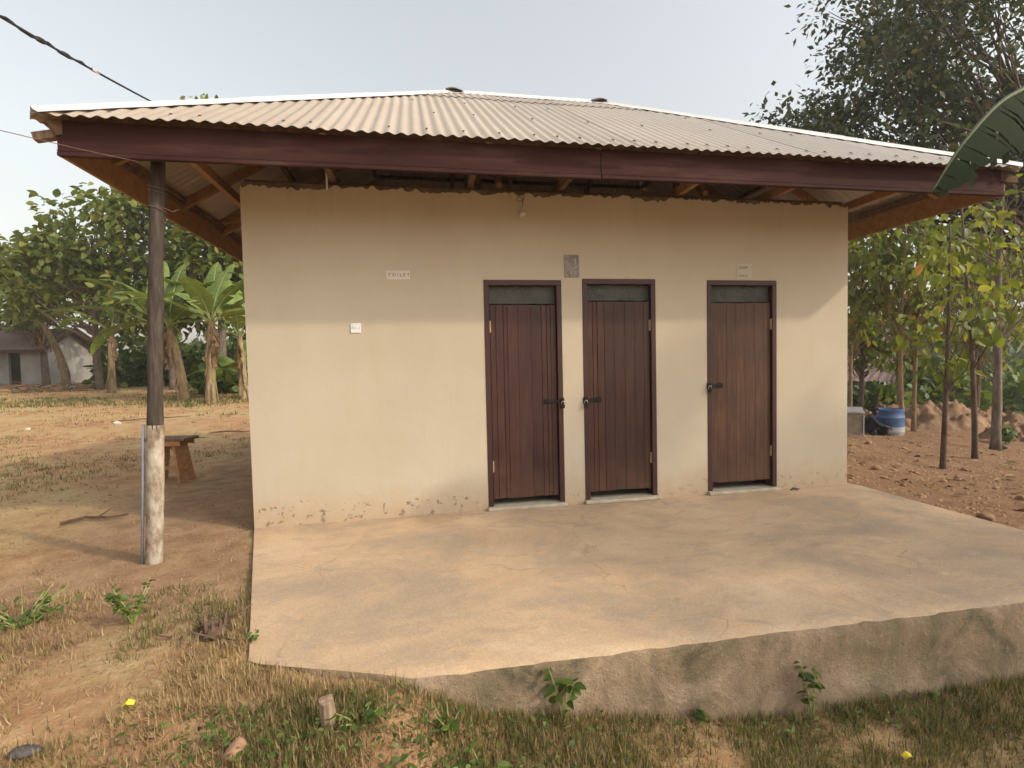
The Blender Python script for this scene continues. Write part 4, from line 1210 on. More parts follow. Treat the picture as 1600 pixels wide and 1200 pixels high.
# ------------------------------------------------------------------ left side: bananas, trees, unfinished house
def gz(x, y, d=0.0): return float(hgt(x, y)) - d
def lv(*a): return a
banana('tall banana plant with shaggy stem standing nearest the wall corner', (-5.87, 15.3, gz(-5.87, 15.3)), 3.0,
       [(10, 2.3, 48, 80), (150, 2.2, 55, 85), (60, 2.0, 78, 35), (200, 2.4, 38, 70), (330, 2.3, 28, 75), (265, 2.0, 62, 70), (100, 2.0, 66, 60), (-20, 2.4, 62, 90)], 11, (0.12, 0), 0.17, 5)
banana('banana plant with two bent brown stems just right of the post', (-7.2, 16.4, gz(-7.2, 16.4)), 2.9,
       [(20, 2.2, 70, 70), (120, 2.3, 58, 80), (75, 2.2, 80, 30), (-40, 2.0, 40, 80), (190, 2.3, 66, 70), (250, 2.0, 55, 80)], 12, (-0.45, 0.1), 0.16, 6)
banana('banana plant half hidden behind the roof post', (-8.3, 16.9, gz(-8.3, 16.9)), 3.0,
       [(180, 2.9, 28, 55), (150, 2.6, 52, 80), (100, 2.5, 75, 40), (200, 2.5, 62, 75), (0, 2.4, 58, 70), (300, 2.2, 45, 90), (170, 2.4, 8, 85)], 13, (0.05, 0), 0.15, 5)
banana('banana plant with drooping brown leaf left of the post', (-12.6, 22.2, gz(-12.6, 22.2)), 2.9,
       [(10, 2.6, 40, 110), (160, 2.6, 35, 80), (90, 2.4, 75, 40), (60, 2.4, 60, 60), (210, 2.2, 50, 80)], 14, (0.1, 0), 0.16, 4)
banana('leaning banana plant in front of the grey house', (-17.6, 27.6, gz(-17.6, 27.6)), 3.9,
       [(165, 3.0, 35, 70), (140, 2.8, 60, 75), (100, 2.6, 80, 30), (20, 2.6, 45, 90), (190, 2.6, 10, 60), (60, 2.4, 65, 60)], 15, (-1.3, 0.2), 0.19, 7)
banana('broad banana plant right behind the two nearest banana stems', (-6.9, 18.0, gz(-6.9, 18.0)), 3.2,
       [(0, 2.3, 55, 70), (45, 2.2, 70, 60), (140, 2.3, 60, 70), (180, 2.4, 45, 80), (90, 2.2, 82, 30), (300, 2.1, 50, 80), (230, 2.2, 60, 60)], 17, (0.2, 0), 0.16, 4)
banana('banana plant with upright leaves touching the wall edge in view', (-5.2, 16.6, gz(-5.2, 16.6)), 2.5,
       [(170, 2.3, 62, 60), (120, 2.3, 76, 40), (60, 2.2, 70, 50), (200, 2.2, 35, 80), (20, 2.2, 50, 70), (280, 2.0, 55, 70)], 18, (-0.05, 0), 0.15, 4)
banana('young low banana plant by the cream wall', (-5.4, 17.5, gz(-5.4, 17.5)), 1.1,
       [(170, 1.6, 50, 60), (100, 1.5, 70, 40), (30, 1.6, 55, 70), (200, 1.7, 20, 60), (260, 1.4, 40, 70)], 16, (0, 0), 0.08, 1)
TG = 'broadleaf trees behind the yard'
tree('broadleaf_tree', 'broad leafed tree at the far left edge above the grey house', 'tree', (-21.0, 31.5, gz(-21, 31.5)), 6.6, 0.20, [(0, 0, 7.0, 3.4, 3.0, 2.6, 2), (-2.4, 0, 5.2, 2.2, 2.2, 1.8, 1), (2.2, -0.3, 5.4, 1.8, 2, 1.6, 1)], 62, 3000, 0.42, 'leaf_teak', 'bark_grey', 'oval', 21, TG, 0.55)
tree('broadleaf_tree', 'tallest broad leafed tree between the grey house and the post', 'tree', (-14.6, 25.0, gz(-14.6, 25)), 7.8, 0.20, [(0.1, 0, 8.0, 2.5, 2.4, 2.5, 2), (-1.7, 0, 5.6, 2.0, 2.0, 1.9, 1.3), (1.6, 0, 5.6, 2.0, 2.0, 1.7, 1.2)], 66, 3400, 0.40, 'leaf_teak', 'bark_grey', 'oval', 22, TG, 0.5)
tree('broadleaf_tree', 'dense leafy tree right behind the roof post', 'tree', (-10.6, 23.8, gz(-10.6, 23.8)), 7.2, 0.20, [(0, 0, 7.6, 2.6, 2.4, 2.6, 2), (-0.6, 0, 4.8, 2.6, 2.2, 1.8, 1.4)], 64, 3400, 0.39, 'leaf_teak', 'bark_grey', 'oval', 23, TG, 0.5)
tree('broadleaf_tree', 'leafy tree behind the bananas with its tip above the roof', 'tree', (-7.9, 22.6, gz(-7.9, 22.6)), 12.6, 0.22, [(0, 0, 6.4, 2.6, 2.2, 3.0, 3), (0.1, -0.4, 10.4, 1.2, 1.2, 2.4, 1), (0.0, -0.6, 13.2, 0.25, 0.25, 0.5, 0.35)], 70, 3400, 0.37, 'leaf_teak', 'bark_grey', 'oval', 24, TG, 0.42)
tree('broadleaf_tree', 'dark leaved tree close to the wall behind the bananas', 'tree', (-6.0, 24.5, gz(-6, 24.5)), 6.8, 0.2, [(0, 0, 5.4, 2.6, 2.2, 3.2, 2)], 56, 3000, 0.38, 'leaf_dark', 'bark_grey', 'oval', 25, TG, 0.5)

# unfinished house
hs = empty('grey_house', (-20.6, 33.0, 0.65), R(75))
gw, gl, wh, rise = 3.4, 9.0, 2.3, 1.15
m = MB()
def gwall(m, y):
    m.add([(-gw/2, y, -0.6), (gw/2, y, -0.6), (gw/2, y, wh), (0, y, wh+rise), (-gw/2, y, wh)], [(0, 1, 2, 3, 4)])
    m.add([(-gw/2+.01, y+.15, -0.6), (gw/2-.01, y+.15, -0.6), (gw/2-.01, y+.15, wh), (0, y+.15, wh+rise-.01), (-gw/2+.01, y+.15, wh)], [(4, 3, 2, 1, 0)])
gwall(m, 0); gwall(m, gl)
m.box((gw/2-0.15, 0.152, -0.6), (gw/2-0.002, gl-0.01, wh))
for y0, y1, z0, z1 in ((0.152, 1.5, -0.6, wh), (2.3, 3.6, -0.6, wh), (4.4, gl-0.01, -0.6, wh)): m.box((-gw/2+0.002, y0, z0), (-gw/2+0.15, y1, z1))
m.box((-gw/2+0.002, 1.5, 2.0), (-gw/2+0.15, 2.3, wh)); m.box((-gw/2+0.002, 3.6, 2.0), (-gw/2+0.15, 4.4, wh))
m.build('wall', 'grey_render', hs)
MB().box((-gw/2+0.16, 0.2, -0.3), (gw/2-0.16, gl-0.2, -0.05)).build('floor', 'cement', hs)
m = MB()
for s in (-1, 1):
    e = Vector((s*(gw/2+0.55), 0, wh-0.55*rise/(gw/2)*1.0+0.05)); a = Vector((0, 0, wh+rise+0.06))
    y0, y1 = -0.6, gl+0.6
    vs = []
    N = 60
    for i in range(N+1):
        y = y0+(y1-y0)*i/N; w_ = 0.03 if i % 2 else 0.0
        vs += [(e.x, y, e.z+w_), (a.x, y, a.z+w_)]
    m.add(vs, [(2*i, 2*i+2, 2*i+3, 2*i+1) for i in range(N)])
rf = m.build('roof', 'brown_roofing', hs)
m = MB()
for s in (-1, 1):
    m.beam((s*(gw/2+0.55), -0.60, wh-0.28), (0, -0.60, wh+rise-0.02), 0.03, 0.2)
    m.beam((s*(gw/2+0.55), -0.6, wh-0.26), (s*(gw/2+0.55), gl+0.6, wh-0.26), 0.03, 0.2)
m.build('fascia_board', 'dark_brown', rf)
MB().box((-gw/2-1.3, 2.5, wh-0.25), (-gw/2-0.02, 6.8, wh-0.08)).build('porch_roof', 'dark_brown', hs)
for y in (2.7, 6.2): MB().box((-gw/2-1.2, y, -0.6), (-gw/2-0.85, y+0.35, wh-0.252)).build('porch_column', 'grey_render', hs)
MB().box((-gw/2-1.5, 1.2, -0.7), (-gw/2-0.02, 7.0, -0.02)).build('porch_floor', 'cement', hs)
tag(hs, 'unpainted grey house with brown gable roof beyond the yard at far left', 'house')
# stacked blocks beside it
bs = bpy.data.meshes.new('cb')
k = 0
proto = None
for lay in range(4):
    for i in range(5):
        for j in range(2):
            if lay == 3 and i > 3: continue
            if proto is None:
                o = MB().box((-0.22, -0.10, 0), (0.22, 0.10, 0.2), bev=0.01).build('concrete_block', 'block_grey'); proto = o
            else:
                o = proto.copy(); COL.objects.link(o)
            bx, by = -17.6 + i*0.455 + random.uniform(-.01, .01) + 0.1*(lay % 2), 30.2 + j*0.23
            o.location = (bx, by, gz(-17, 30.2)-0.02 + lay*0.203); o.rotation_euler = (0, 0, random.uniform(-.03, .03))
            tag(o, 'grey concrete block in the low stack beside the grey house', 'block', 'stacked concrete blocks by the house')
bpy.data.meshes.remove(bs)
for (x, y, s, lb) in ((-17.1, 27.3, 0.22, 'white stone lying in front of the grey house'), (-6.06, 9.8, 0.10, 'white stone lying on dry grass left of the post'), (-7.7, 9.3, 0.07, 'small flat white stone on the dry grass further left of the post'), (-11.6, 11.6, 0.16, 'pale stone on the lit dry grass at the left picture edge'), (-0.62, 3.35, 0.085, 'round pale stone on the earth beside the wall near the stool')):
    o = link_mesh('stone', rock_mesh('stone', (s, s*0.8, s*0.55), int(s*1000)), 'pale_stone', None, False)
    o.location = (x, y, gz(x, y)+s*0.25); tag(o, lb, 'stone')
# brush pile
bp = empty('brush_pile', (-16.4, 23.8, gz(-16.4, 23.8)))
for i in range(46):
    a = random.uniform(0, 6.28); c = Vector((random.gauss(0, 1.1), random.gauss(0, 0.5), random.uniform(0.02, 0.35)))
    d_ = Vector((math.cos(a), math.sin(a), random.uniform(-.15, .45)))*random.uniform(0.4, 1.0)
    MB().tube([c-d_, c+Vector((0, 0, random.uniform(-.05, .1))), c+d_], [0.028, 0.022, 0.012], 5).build('stick', 'dead_stick', bp)
tag(bp, 'heap of dry brown sticks on the ground before the grey house', 'brush pile')
for i, (x, y, rz, L, lb) in enumerate(((-3.3, 6.6, 0.2, 0.5, 'dry bent stick lying on the grass behind the stool'), (-2.6, 7.4, -0.1, 0.45, 'dry stick on the grass near the cream wall'), (-5.6, 10.6, 0.5, 0.9, 'long pale stick crossing the yard behind the post'), (-1.6, 0.7, 0.3, 0.25, 'short broken twig on trodden earth left of the post'))):
    m = MB().tube([(-L, 0, 0), (-L*.3, 0.05, 0.02), (L*.4, -0.04, 0.015), (L, 0.06, 0.0)], [0.018, 0.016, 0.013, 0.006], 6)
    m.tube([(L*.1, 0, 0.015), (L*.4, 0.15, 0.05)], [0.009, 0.004], 5)
    o = m.build('stick', 'dead_stick'); o.location = (x, y, gz(x, y)+0.012); o.rotation_euler = (0, 0, rz); tag(o, lb, 'stick')

# ------------------------------------------------------------------ right side: grove of thin teak trees
SG = 'thin teak trees on the bare earth to the right'
def sapling(x, y, h, r0, n, leaf, seed, label, mat='leaf_teak_yellow', c0=0.42, rad=0.75, lean=(0, 0), bark='bark_tan', bare=0, top=1.0, sig=0.22, ncl=22):
    z = gz(x, y)
    cz = h*(c0+1.0*top)/2; rz = h*(top-c0)/2
    r0 *= 0.78; n = int(n*(1.8 if n < 350 else 1.35)); leaf *= 0.68; ncl = int(ncl*1.3)
    tree('teak_tree', label, 'tree', (x, y, z), h, r0, [(lean[0]*0.8, lean[1]*0.8, cz, rad, rad, rz, 1)], ncl, n, leaf, mat, bark, 'oval', seed, SG, sig, lean, 0.35, bare, low=c0*0.85, droop=0.95)
sapling(9.17, 1.79, 3.6, 0.055, 95, 0.25, 31, 'thin dark teak trunk nearest the slab, a bunch of leaves at eye height', c0=0.38, rad=0.5, lean=(0.05, 0), bark='bark_dark', ncl=12, sig=0.16)
sapling(10.61, 2.48, 4.4, 0.060, 115, 0.26, 32, 'thin slightly leaning teak tree second nearest the slab', c0=0.42, rad=0.6, lean=(-0.2, 0.1), bark='bark_dark', ncl=14, sig=0.18)
sapling(13.06, 4.08, 6.8, 0.115, 190, 0.28, 33, 'thickest teak tree of the grove with bare forked top branches', c0=0.40, rad=1.1, lean=(0.45, 0.1), bark='bark_grey', bare=9, top=0.80, ncl=20)
sapling(14.4, 7.33, 6.2, 0.085, 420, 0.34, 34, 'straight tan teak trunk just right of the blue drum, left of its pair', c0=0.40, rad=1.0, ncl=26)
sapling(15.0, 7.50, 6.0, 0.080, 380, 0.34, 35, 'straight tan teak trunk just right of the blue drum, right of its pair', c0=0.42, rad=1.0, ncl=24)
sapling(14.9, 9.6, 6.6, 0.085, 520, 0.40, 36, 'dark crowned teak tree rising behind the crouching person', 'leaf_teak', c0=0.33, rad=1.3, ncl=30, sig=0.3)
sapling(16.6, 10.9, 7.0, 0.120, 620, 0.42, 37, 'brown trunked teak tree directly behind the blue drum', 'leaf_teak', c0=0.27, rad=1.5, ncl=34, sig=0.32, bark='bark_dark')
sapling(19.86, 9.64, 6.0, 0.085, 260, 0.36, 38, 'slim teak tree behind the second nearest trunk', c0=0.36, rad=1.2, ncl=26)
sapling(22.5, 11.1, 6.6, 0.11, 240, 0.40, 39, 'pale teak tree by the bushes at the right picture edge', c0=0.28, rad=1.6, ncl=26, bark='bark_grey')
sapling(19.5, 12.2, 7.4, 0.10, 400, 0.42, 40, 'leafy teak tree behind the earth heap', c0=0.30, rad=1.6, ncl=34, sig=0.32)
sapling(17.4, 13.4, 8.0, 0.12, 520, 0.44, 41, 'leafy teak tree before the pink roofed house', 'leaf_teak', c0=0.30, rad=1.8, ncl=38, sig=0.35)
sapling(16.0, 6.2, 5.4, 0.07, 260, 0.32, 42, 'slender teak tree with a yellowish crown at the right of the grove', c0=0.5, rad=0.9, ncl=18)
# big dark tree over the roof
tree('mango_tree', 'big dark spreading tree rising above the right end of the roof', 'tree', (22.3, 8.3, gz(22.3, 8.3)), 9.5, 0.48,
     [(-2.9, 1.2, 12.2, 4.8, 4.2, 3.3, 3), (-6.4, 1.9, 9.9, 3.0, 2.6, 1.9, 2.2), (-3.4, 1.0, 8.6, 4.0, 3.2, 1.4, 1.8), (1.2, 1, 10.5, 4.0, 3.6, 3.6, 2.4), (-8.4, 2.3, 8.6, 1.4, 1.4, 1.2, 0.5), (-5.2, 1.4, 14.0, 3.0, 3, 2.2, 1.1)],
     175, 22500, 0.25, 'leaf_dark', 'bark_dark', 'lance', 51, None, 0.50, (-0.6, 0.4), 0.42, 0, 1.7, 0.42, 0.2)
lim = bpy.data.objects.get('mango_tree')
m = MB()
m.tube([(0.1, 0.1, 5.2), (-1.0, 0.2, 5.35), (-2.2, 0.2, 6.1), (-3.4, 0.3, 7.2)], [0.26, 0.21, 0.16, 0.10], 9)
m.tube([(-1.0, 0.2, 5.3), (-2.0, 0.1, 5.15), (-3.0, 0.2, 5.5), (-4.2, 0.3, 5.7)], [0.15, 0.12, 0.09, 0.05], 8)
m.build('limb', 'bark_dark', lim, True)

# drum, person, bucket, stand
dr = empty('blue_drum', (13.25, 6.62, gz(13.25, 6.62)-0.01))
MB().lathe([(0.0, 0.0), (0.315, 0.0), (0.335, 0.02), (0.338, 0.10), (0.346, 0.115), (0.340, 0.13), (0.342, 0.24)], 28).build('foot', 'drum_dust', dr, True)
MB().lathe([(0.342, 0.2401), (0.340, 0.46), (0.348, 0.475), (0.338, 0.49), (0.325, 0.62), (0.332, 0.635), (0.332, 0.665), (0.318, 0.668), (0.312, 0.64), (0.318, 0.3), (0.0, 0.3)], 28).build('body', 'blue_plastic', dr, True)
MB().lathe([(0.333, 0.655), (0.340, 0.660), (0.340, 0.680), (0.325, 0.684), (0.318, 0.672)], 28).build('rim', 'blue_plastic', dr, True)
tag(dr, 'squat blue plastic drum with a dusty foot by the teak trunks', 'drum')
bk = empty('black_bucket', (12.87, 6.42, gz(12.87, 6.42)-0.005))
MB().lathe([(0.0, 0.0), (0.105, 0.0), (0.130, 0.22), (0.140, 0.222), (0.140, 0.237), (0.128, 0.237), (0.100, 0.02), (0.0, 0.02)], 20).build('body', 'black_plastic', bk, True)
MB().tube([(0.135*math.cos(t), 0.0, 0.225 - 0.11*math.sin(t)) if False else (0.135*math.cos(t), -0.135*math.sin(t)*0.55, 0.225-0.12*math.sin(t)) for t in np.linspace(0, math.pi, 11)], 0.005, 6).build('handle', 'steel', bk, True)
tag(bk, 'small black bucket between the crouching person and the blue drum', 'bucket')

def person(loc, rz):
    J = {'pelvis': (0, 0, .17), 'waist': (.03, 0, .27), 'chest': (.13, 0, .41), 'neck': (.21, 0, .505), 'head': (.255, 0, .565), 'crown': (.285, 0, .645)}
    rad = {'pelvis': .135, 'waist': .125, 'chest': .14, 'neck': .055, 'head': .080, 'crown': .070}
    E_ = [('pelvis', 'waist'), ('waist', 'chest'), ('chest', 'neck'), ('neck', 'head'), ('head', 'crown')]
    for s, n_ in ((1, 'l'), (-1, 'r')):
        J.update({n_+'hip': (.02, s*.10, .16), n_+'knee': (.33, s*.17, .36), n_+'ank': (.13, s*.14, .075), n_+'toe': (.30, s*.16, .03),
                  n_+'sho': (.16, s*.17, .45), n_+'elb': (.28, s*.23, .30), n_+'wri': (.47, s*.12, .24), n_+'hand': (.53, s*.10, .22)})
        rad.update({n_+'hip': .10, n_+'knee': .062, n_+'ank': .043, n_+'toe': .032, n_+'sho': .065, n_+'elb': .046, n_+'wri': .028, n_+'hand': .030})
        E_ += [('pelvis', n_+'hip'), (n_+'hip', n_+'knee'), (n_+'knee', n_+'ank'), (n_+'ank', n_+'toe'), ('chest', n_+'sho'), (n_+'sho', n_+'elb'), (n_+'elb', n_+'wri'), (n_+'wri', n_+'hand')]
    keys = list(J)
    me = bpy.data.meshes.new('person')
    me.from_pydata([J[k] for k in keys], [(keys.index(a), keys.index(b_)) for a, b_ in E_], [])
    o = bpy.data.objects.new('skeleton', me); COL.objects.link(o)
    sk = o.modifiers.new('skin', 'SKIN')
    for i, k in enumerate(keys):
        me.skin_vertices[0].data[i].radius = (rad[k], rad[k])
        me.skin_vertices[0].data[i].use_root = (k == 'pelvis')
    sb = o.modifiers.new('sub', 'SUBSURF'); sb.levels = 2; sb.render_levels = 2
    dg = bpy.context.evaluated_depsgraph_get()
    body = bpy.data.meshes.new_from_object(o.evaluated_get(dg))
    bpy.data.objects.remove(o)
    bm = bmesh.new(); bm.from_mesh(body)
    mb = MB()
    for s in (1, -1):          # five fingers curling downward from each hand
        hx, hy, hz = .53, s*.10, .22
        for q, ln in zip((-.022, -.008, .007, .021), (.055, .065, .062, .048)):
            mb.tube([(hx+.01, hy+q, hz), (hx+.01+ln*.55, hy+q, hz-.006), (hx+.01+ln*.8, hy+q, hz-.03), (hx+.01+ln*.75, hy+q, hz-.048)], [.009, .0085, .008, .006], 6)
        mb.tube([(hx-.02, hy-s*.022, hz), (hx+.015, hy-s*.045, hz-.01), (hx+.035, hy-s*.042, hz-.028)], [.010, .009, .007], 6)
    # face: nose, brow, ears
    for s in (1, -1): mb.tube([(.27, s*.078, .60), (.265, s*.092, .59), (.272, s*.080, .565)], [.012, .013, .008], 6)
    mb.tube([(.335, 0, .615), (.352, 0, .590), (.335, 0, .580)], [.010, .014, .010], 6)
    vv = [bm.verts.new(v) for v in mb.v]
    for f in mb.f: bm.faces.new([vv[i] for i in f])
    bm.to_mesh(body); bm.free()
    body.materials.clear(); body.materials.append(MATS['dark_cloth']); body.materials.append(MATS['skin'])
    mi = []
    for p in body.polygons:
        c = p.center
        head = c.z > 0.515 and c.x > 0.17
        hand = c.x > 0.47 and c.z < 0.30
        mi.append(1 if head or hand else 0)
    body.polygons.foreach_set('material_index', mi)
    body.polygons.foreach_set('use_smooth', [True]*len(body.polygons))
    pe = bpy.data.objects.new('person', body); COL.objects.link(pe)
    pe.location = loc; pe.rotation_euler = (0, 0, rz)
    # close cropped hair
    bmh = bmesh.new(); bmesh.ops.create_icosphere(bmh, subdivisions=3, radius=0.090)
    dead = [v for v in bmh.verts if v.co.z < -0.01 + 0.5*max(0, v.co.x)]
    bmesh.ops.delete(bmh, geom=dead, context='VERTS')
    mh = bpy.data.meshes.new('hair'); bmh.to_mesh(mh); bmh.free()
    h = link_mesh('hair', mh, 'hair', pe, True); h.location = (.268, 0, .622); h.scale = (1.02, .96, 1.0)
    tag(pe, 'person in dark clothes crouching beside the blue drum, bent forward', 'person')
person((12.42, 6.55, gz(12.42, 6.55)-0.01), R(-35))

sd_ = empty('metal_stand', (10.55, 5.25, gz(10.55, 5.25)), R(-38))
m = MB()
for x in (-0.42, 0.42):
    for y in (-0.22, 0.22): MB().tube([(x, y, 0), (x, y, 0.60 if y > 0 else 0.52)], 0.014, 8).build('leg', 'grey_metal', sd_)
for y, z in ((-0.22, 0.52), (0.22, 0.60)): MB().tube([(-0.42, y, z), (0.42, y, z)], 0.014, 8).build('rail', 'grey_metal', sd_)
MB().tube([(-0.42, -0.22, 0.06), (0.42, -0.22, 0.06)], 0.014, 8).build('rail', 'grey_metal', sd_)
MB().box((-0.40, -0.214, 0.09), (0.40, -0.204, 0.49)).build('panel', 'sack_tan', sd_)
mm = Matrix.Translation((0, 0, 0.575)) @ Matrix.Rotation(R(10.3), 4, 'X')
MB().box((-0.44, -0.24, -0.008), (0.44, 0.24, 0.008), mm).build('tray', 'grey_metal', sd_)
tag(sd_, 'grey metal framed stand with a sloping top at the cream wall edge', 'stand')

# earth heaps
def heap(label, x, y, rx, ry, h, seed, rz=0):
    N = 64
    V = []; Fh = []
    z0 = gz(x, y)
    rh = random.Random(seed)
    lumps = [(rh.uniform(-.45, .45), rh.uniform(-.4, .4), rh.uniform(.55, .95), rh.uniform(.4, 0.8)) for _ in range(7)]
    for i in range(N+1):
        for j in range(N+1):
            u, v = 2*i/N-1, 2*j/N-1
            rr = math.hypot(u, v)
            a = max(max(0.0, 1-((u-lu)**2+(v-lv_)**2)/(lr*lr))**0.85*lh for lu, lv_, lr, lh in lumps)*h*min(1.0, max(0.0, (1-rr)*3))
            a *= 1 + 0.5*float(vnoise(u*2.6+seed, v*2.6)) + 0.28*float(vnoise(u*7+seed, v*7)) + 0.12*float(vnoise(u*17+seed, v*17))
            a += (0.07*float(vnoise(u*11, v*11+seed)) + 0.045*float(vnoise(u*27, v*27+seed)))*(rr < 0.92)
            px, py = u*rx, v*ry
            V.append((px, py, gz(x+px*math.cos(rz)-py*math.sin(rz), y+px*math.sin(rz)+py*math.cos(rz)) - z0 + a - 0.03))
    for i in range(N):
        for j in range(N):
            a = i*(N+1)+j; Fh.append((a, a+N+1, a+N+2, a+1))
    mm = MB(); mm.add(V, Fh)
    o = mm.build('earth_heap', 'heap_earth', None, True); o.location = (x, y, z0); o.rotation_euler = (0, 0, rz)
    tag(o, label, 'earth heap', 'heaps of dug earth')
heap('tall heap of orange brown earth right of the blue drum', 17.6, 9.3, 2.1, 1.7, 0.95, 3, 0.4)
heap('low spreading heap of earth between the slim trunks', 19.6, 9.0, 1.8, 1.3, 0.8, 8, 0.2)
heap('small brown heap of earth right of the thickest teak trunk', 16.4, 5.95, 0.9, 0.8, 0.5, 14, 0)
heap('heap of earth behind the blue drum', 15.6, 9.2, 1.3, 1.0, 0.7, 23, 0)

# distant houses at the right
ph = empty('pink_roof_house', (22.0, 20.0, gz(22, 20)), R(-60))
MB().box((-4, -2.6, -0.4), (4, 2.6, 1.9)).build('wall', 'grey_render', ph)
m = MB()
for s in (-1, 1):
    vs = []
    for i in range(61):
        x = -4.6+9.2*i/60; w_ = 0.04 if i % 2 else 0
        vs += [(x, s*3.2, 1.62+w_), (x, 0, 3.25+w_)]
    m.add(vs, [(2*i, 2*i+2, 2*i+3, 2*i+1) for i in range(60)])
m.build('roof', 'pink_roofing', ph)
MB().beam((4.62, -3.2, 1.58), (4.62, 0, 3.2), 0.03, 0.22).build('verge_board', 'dark_brown', ph)
MB().beam((4.62, 3.2, 1.58), (4.62, 0, 3.2), 0.03, 0.22).build('verge_board', 'dark_brown', ph)
MB().add([(4.002, -2.6, 1.9), (4.002, 2.6, 1.9), (4.002, 0, 3.2)], [(0, 1, 2)]) 
for x in (-2, 1.2): MB().box((x, -2.64, 0.6), (x+0.9, -2.601, 1.5)).build('window', 'dark_room', ph)
tag(ph, 'house with dusty pink corrugated roof behind the crouching person', 'house')
fh = empty('small_hut', (46, 32.5, gz(46, 32.5)), R(-50))
MB().box((-1.5, -1.2, -0.4), (1.5, 1.2, 1.2)).build('wall', 'white_plastic', fh)
m = MB(); m.add([(-1.9, -1.6, 1.1), (1.9, -1.6, 1.1), (1.9, 0, 2.1), (-1.9, 0, 2.1), (-1.9, 1.6, 1.1), (1.9, 1.6, 1.1)], [(0, 1, 2, 3), (3, 2, 5, 4)])
m.build('roof', 'clod_earth', fh)
MB().box((-0.4, -1.24, -0.2), (0.3, -1.202, 1.0)).build('door', 'dark_brown', fh)
tag(fh, 'tiny white walled hut far behind the earth heap', 'hut')

# far vegetation and hills
def mass(name, label, pts, n, leaf, mat, seed, hmin=0.2):
    r = np.random.default_rng(seed)
    i = r.integers(0, len(pts), n); B_ = np.array(pts)[i]
    v = r.normal(size=(n, 3)); v /= np.linalg.norm(v, axis=1)[:, None]
    v[:, 2] = np.abs(v[:, 2])
    rr = r.uniform(0.25, 1, n)**0.5
    P = B_[:, :2] + v[:, :2]*B_[:, 3:4]*rr[:, None]
    z = hgt(P[:, 0], P[:, 1]) + v[:, 2]*B_[:, 4]*rr*(0.8+0.4*r.random(n))
    P = np.stack([P[:, 0], P[:, 1], z], -1)
    d = v + r.normal(size=(n, 3))*0.6
    nn = r.normal(size=(n, 3))*0.6 + np.array([0, -0.3, 0.9])
    o = scatter(name, P, d, nn, leaf*r.uniform(0.6, 1.4, n), 'clump', mat)
    tag(o, label, name.split('_')[-1], kind='stuff')
r = np.random.default_rng(5)
pl = [(r.uniform(-15.5, -2), r.uniform(28, 33), 0, r.uniform(1.4, 2.4), r.uniform(1.8, 4.2)) for _ in range(34)] + [(r.uniform(-36, -16), r.uniform(44, 50), 0, r.uniform(1.5, 2.6), r.uniform(1.4, 2.6)) for _ in range(14)] + [(r.uniform(-7.5, -2), r.uniform(20, 27), 0, r.uniform(0.8, 1.6), r.uniform(0.8, 2.4)) for _ in range(14)]
mass('undergrowth_bushes', 'green undergrowth behind the banana plants on the left', pl, 19000, 0.36, 'leaf_bush', 61)
pr = [(r.uniform(24, 46), r.uniform(13, 27), 0, r.uniform(1.5, 2.8), r.uniform(1.4, 2.6)) for _ in range(48)] + [(r.uniform(17, 24), r.uniform(14.5, 17.5), 0, r.uniform(0.8, 1.4), r.uniform(0.7, 1.3)) for _ in range(12)]
mass('thicket_bushes', 'green thicket beyond the earth heaps on the right', pr, 17000, 0.36, 'leaf_bush', 62)
pf = []
for _ in range(70):
    a = R(r.uniform(-48, 66)); dist = r.uniform(60, 95)
    pf.append((1.4+dist*math.sin(a), -4.7+dist*math.cos(a), 0, r.uniform(3, 6), r.uniform(2.5, 5.5)))
mass('distant_trees', 'far line of hazy trees on the horizon', pf, 16000, 0.95, 'leaf_far', 63)
def hill(cx, cy, rx, ry, h, seed, rz):
    N = 70; V = []; Fh = []
    for i in range(N+1):
        for j in range(N+1):
            u, v = 2*i/N-1, 2*j/N-1
            e = max(0.0, 1-u*u)*max(0.0, 1-v*v)
            z = h*e*(1+0.3*float(vnoise(u*3+seed, v*3))) + 1.6*e**0.5*float(vnoise(u*22, v*22+seed)) - 4
            px, py = u*rx, v*ry
            V.append((cx+px*math.cos(rz)-py*math.sin(rz), cy+px*math.sin(rz)+py*math.cos(rz), z))
    for i in range(N):
        for j in range(N):
            a = i*(N+1)+j; Fh.append((a, a+N+1, a+N+2, a+1))
    mm = MB(); mm.add(V, Fh)
    tag(mm.build('hill', 'hill_green', None, True), 'low wooded hill fading in the haze', 'hill', kind='structure')
hill(210, 170, 190, 60, 20, 4, R(-38)); hill(-190, 250, 170, 60, 13, 9, R(35))

# shade tree and banana standing just right of the view; their shadows dapple the wall and slab
tree('shade_tree', 'leafy tree standing right of the apron, casting dappled shade', 'tree', (11.2, -7.0, gz(11.2, -7.0)), 5.2, 0.18,
     [(-0.8, 2.9, 5.7, 1.9, 0.9, 0.9, 1.5), (-0.9, 1.5, 5.0, 2.2, 1.1, 0.7, 1.4), (-2.9, 2.6, 5.1, 0.6, 0.6, 0.5, 0.3), (1.2, 0.6, 5.2, 1.2, 1.2, 0.8, 0.6)], 30, 3700, 0.24, 'leaf_dark', 'bark_dark', 'lance', 71, None, 0.25, wid=1.5)
bq = empty('banana_plant', (6.35, -2.35, gz(6.35, -2.35)))
pts = [Vector((-0.10*f, 0.05*f, 1.95*f-0.1)) for f in np.linspace(0, 1, 10)]
MB().tube(pts, [0.12*(1.15-0.5*f) for f in np.linspace(0, 1, 10)], 12, jit=0.06).build('pseudostem', 'banana_stem', bq)
tp = pts[-1]
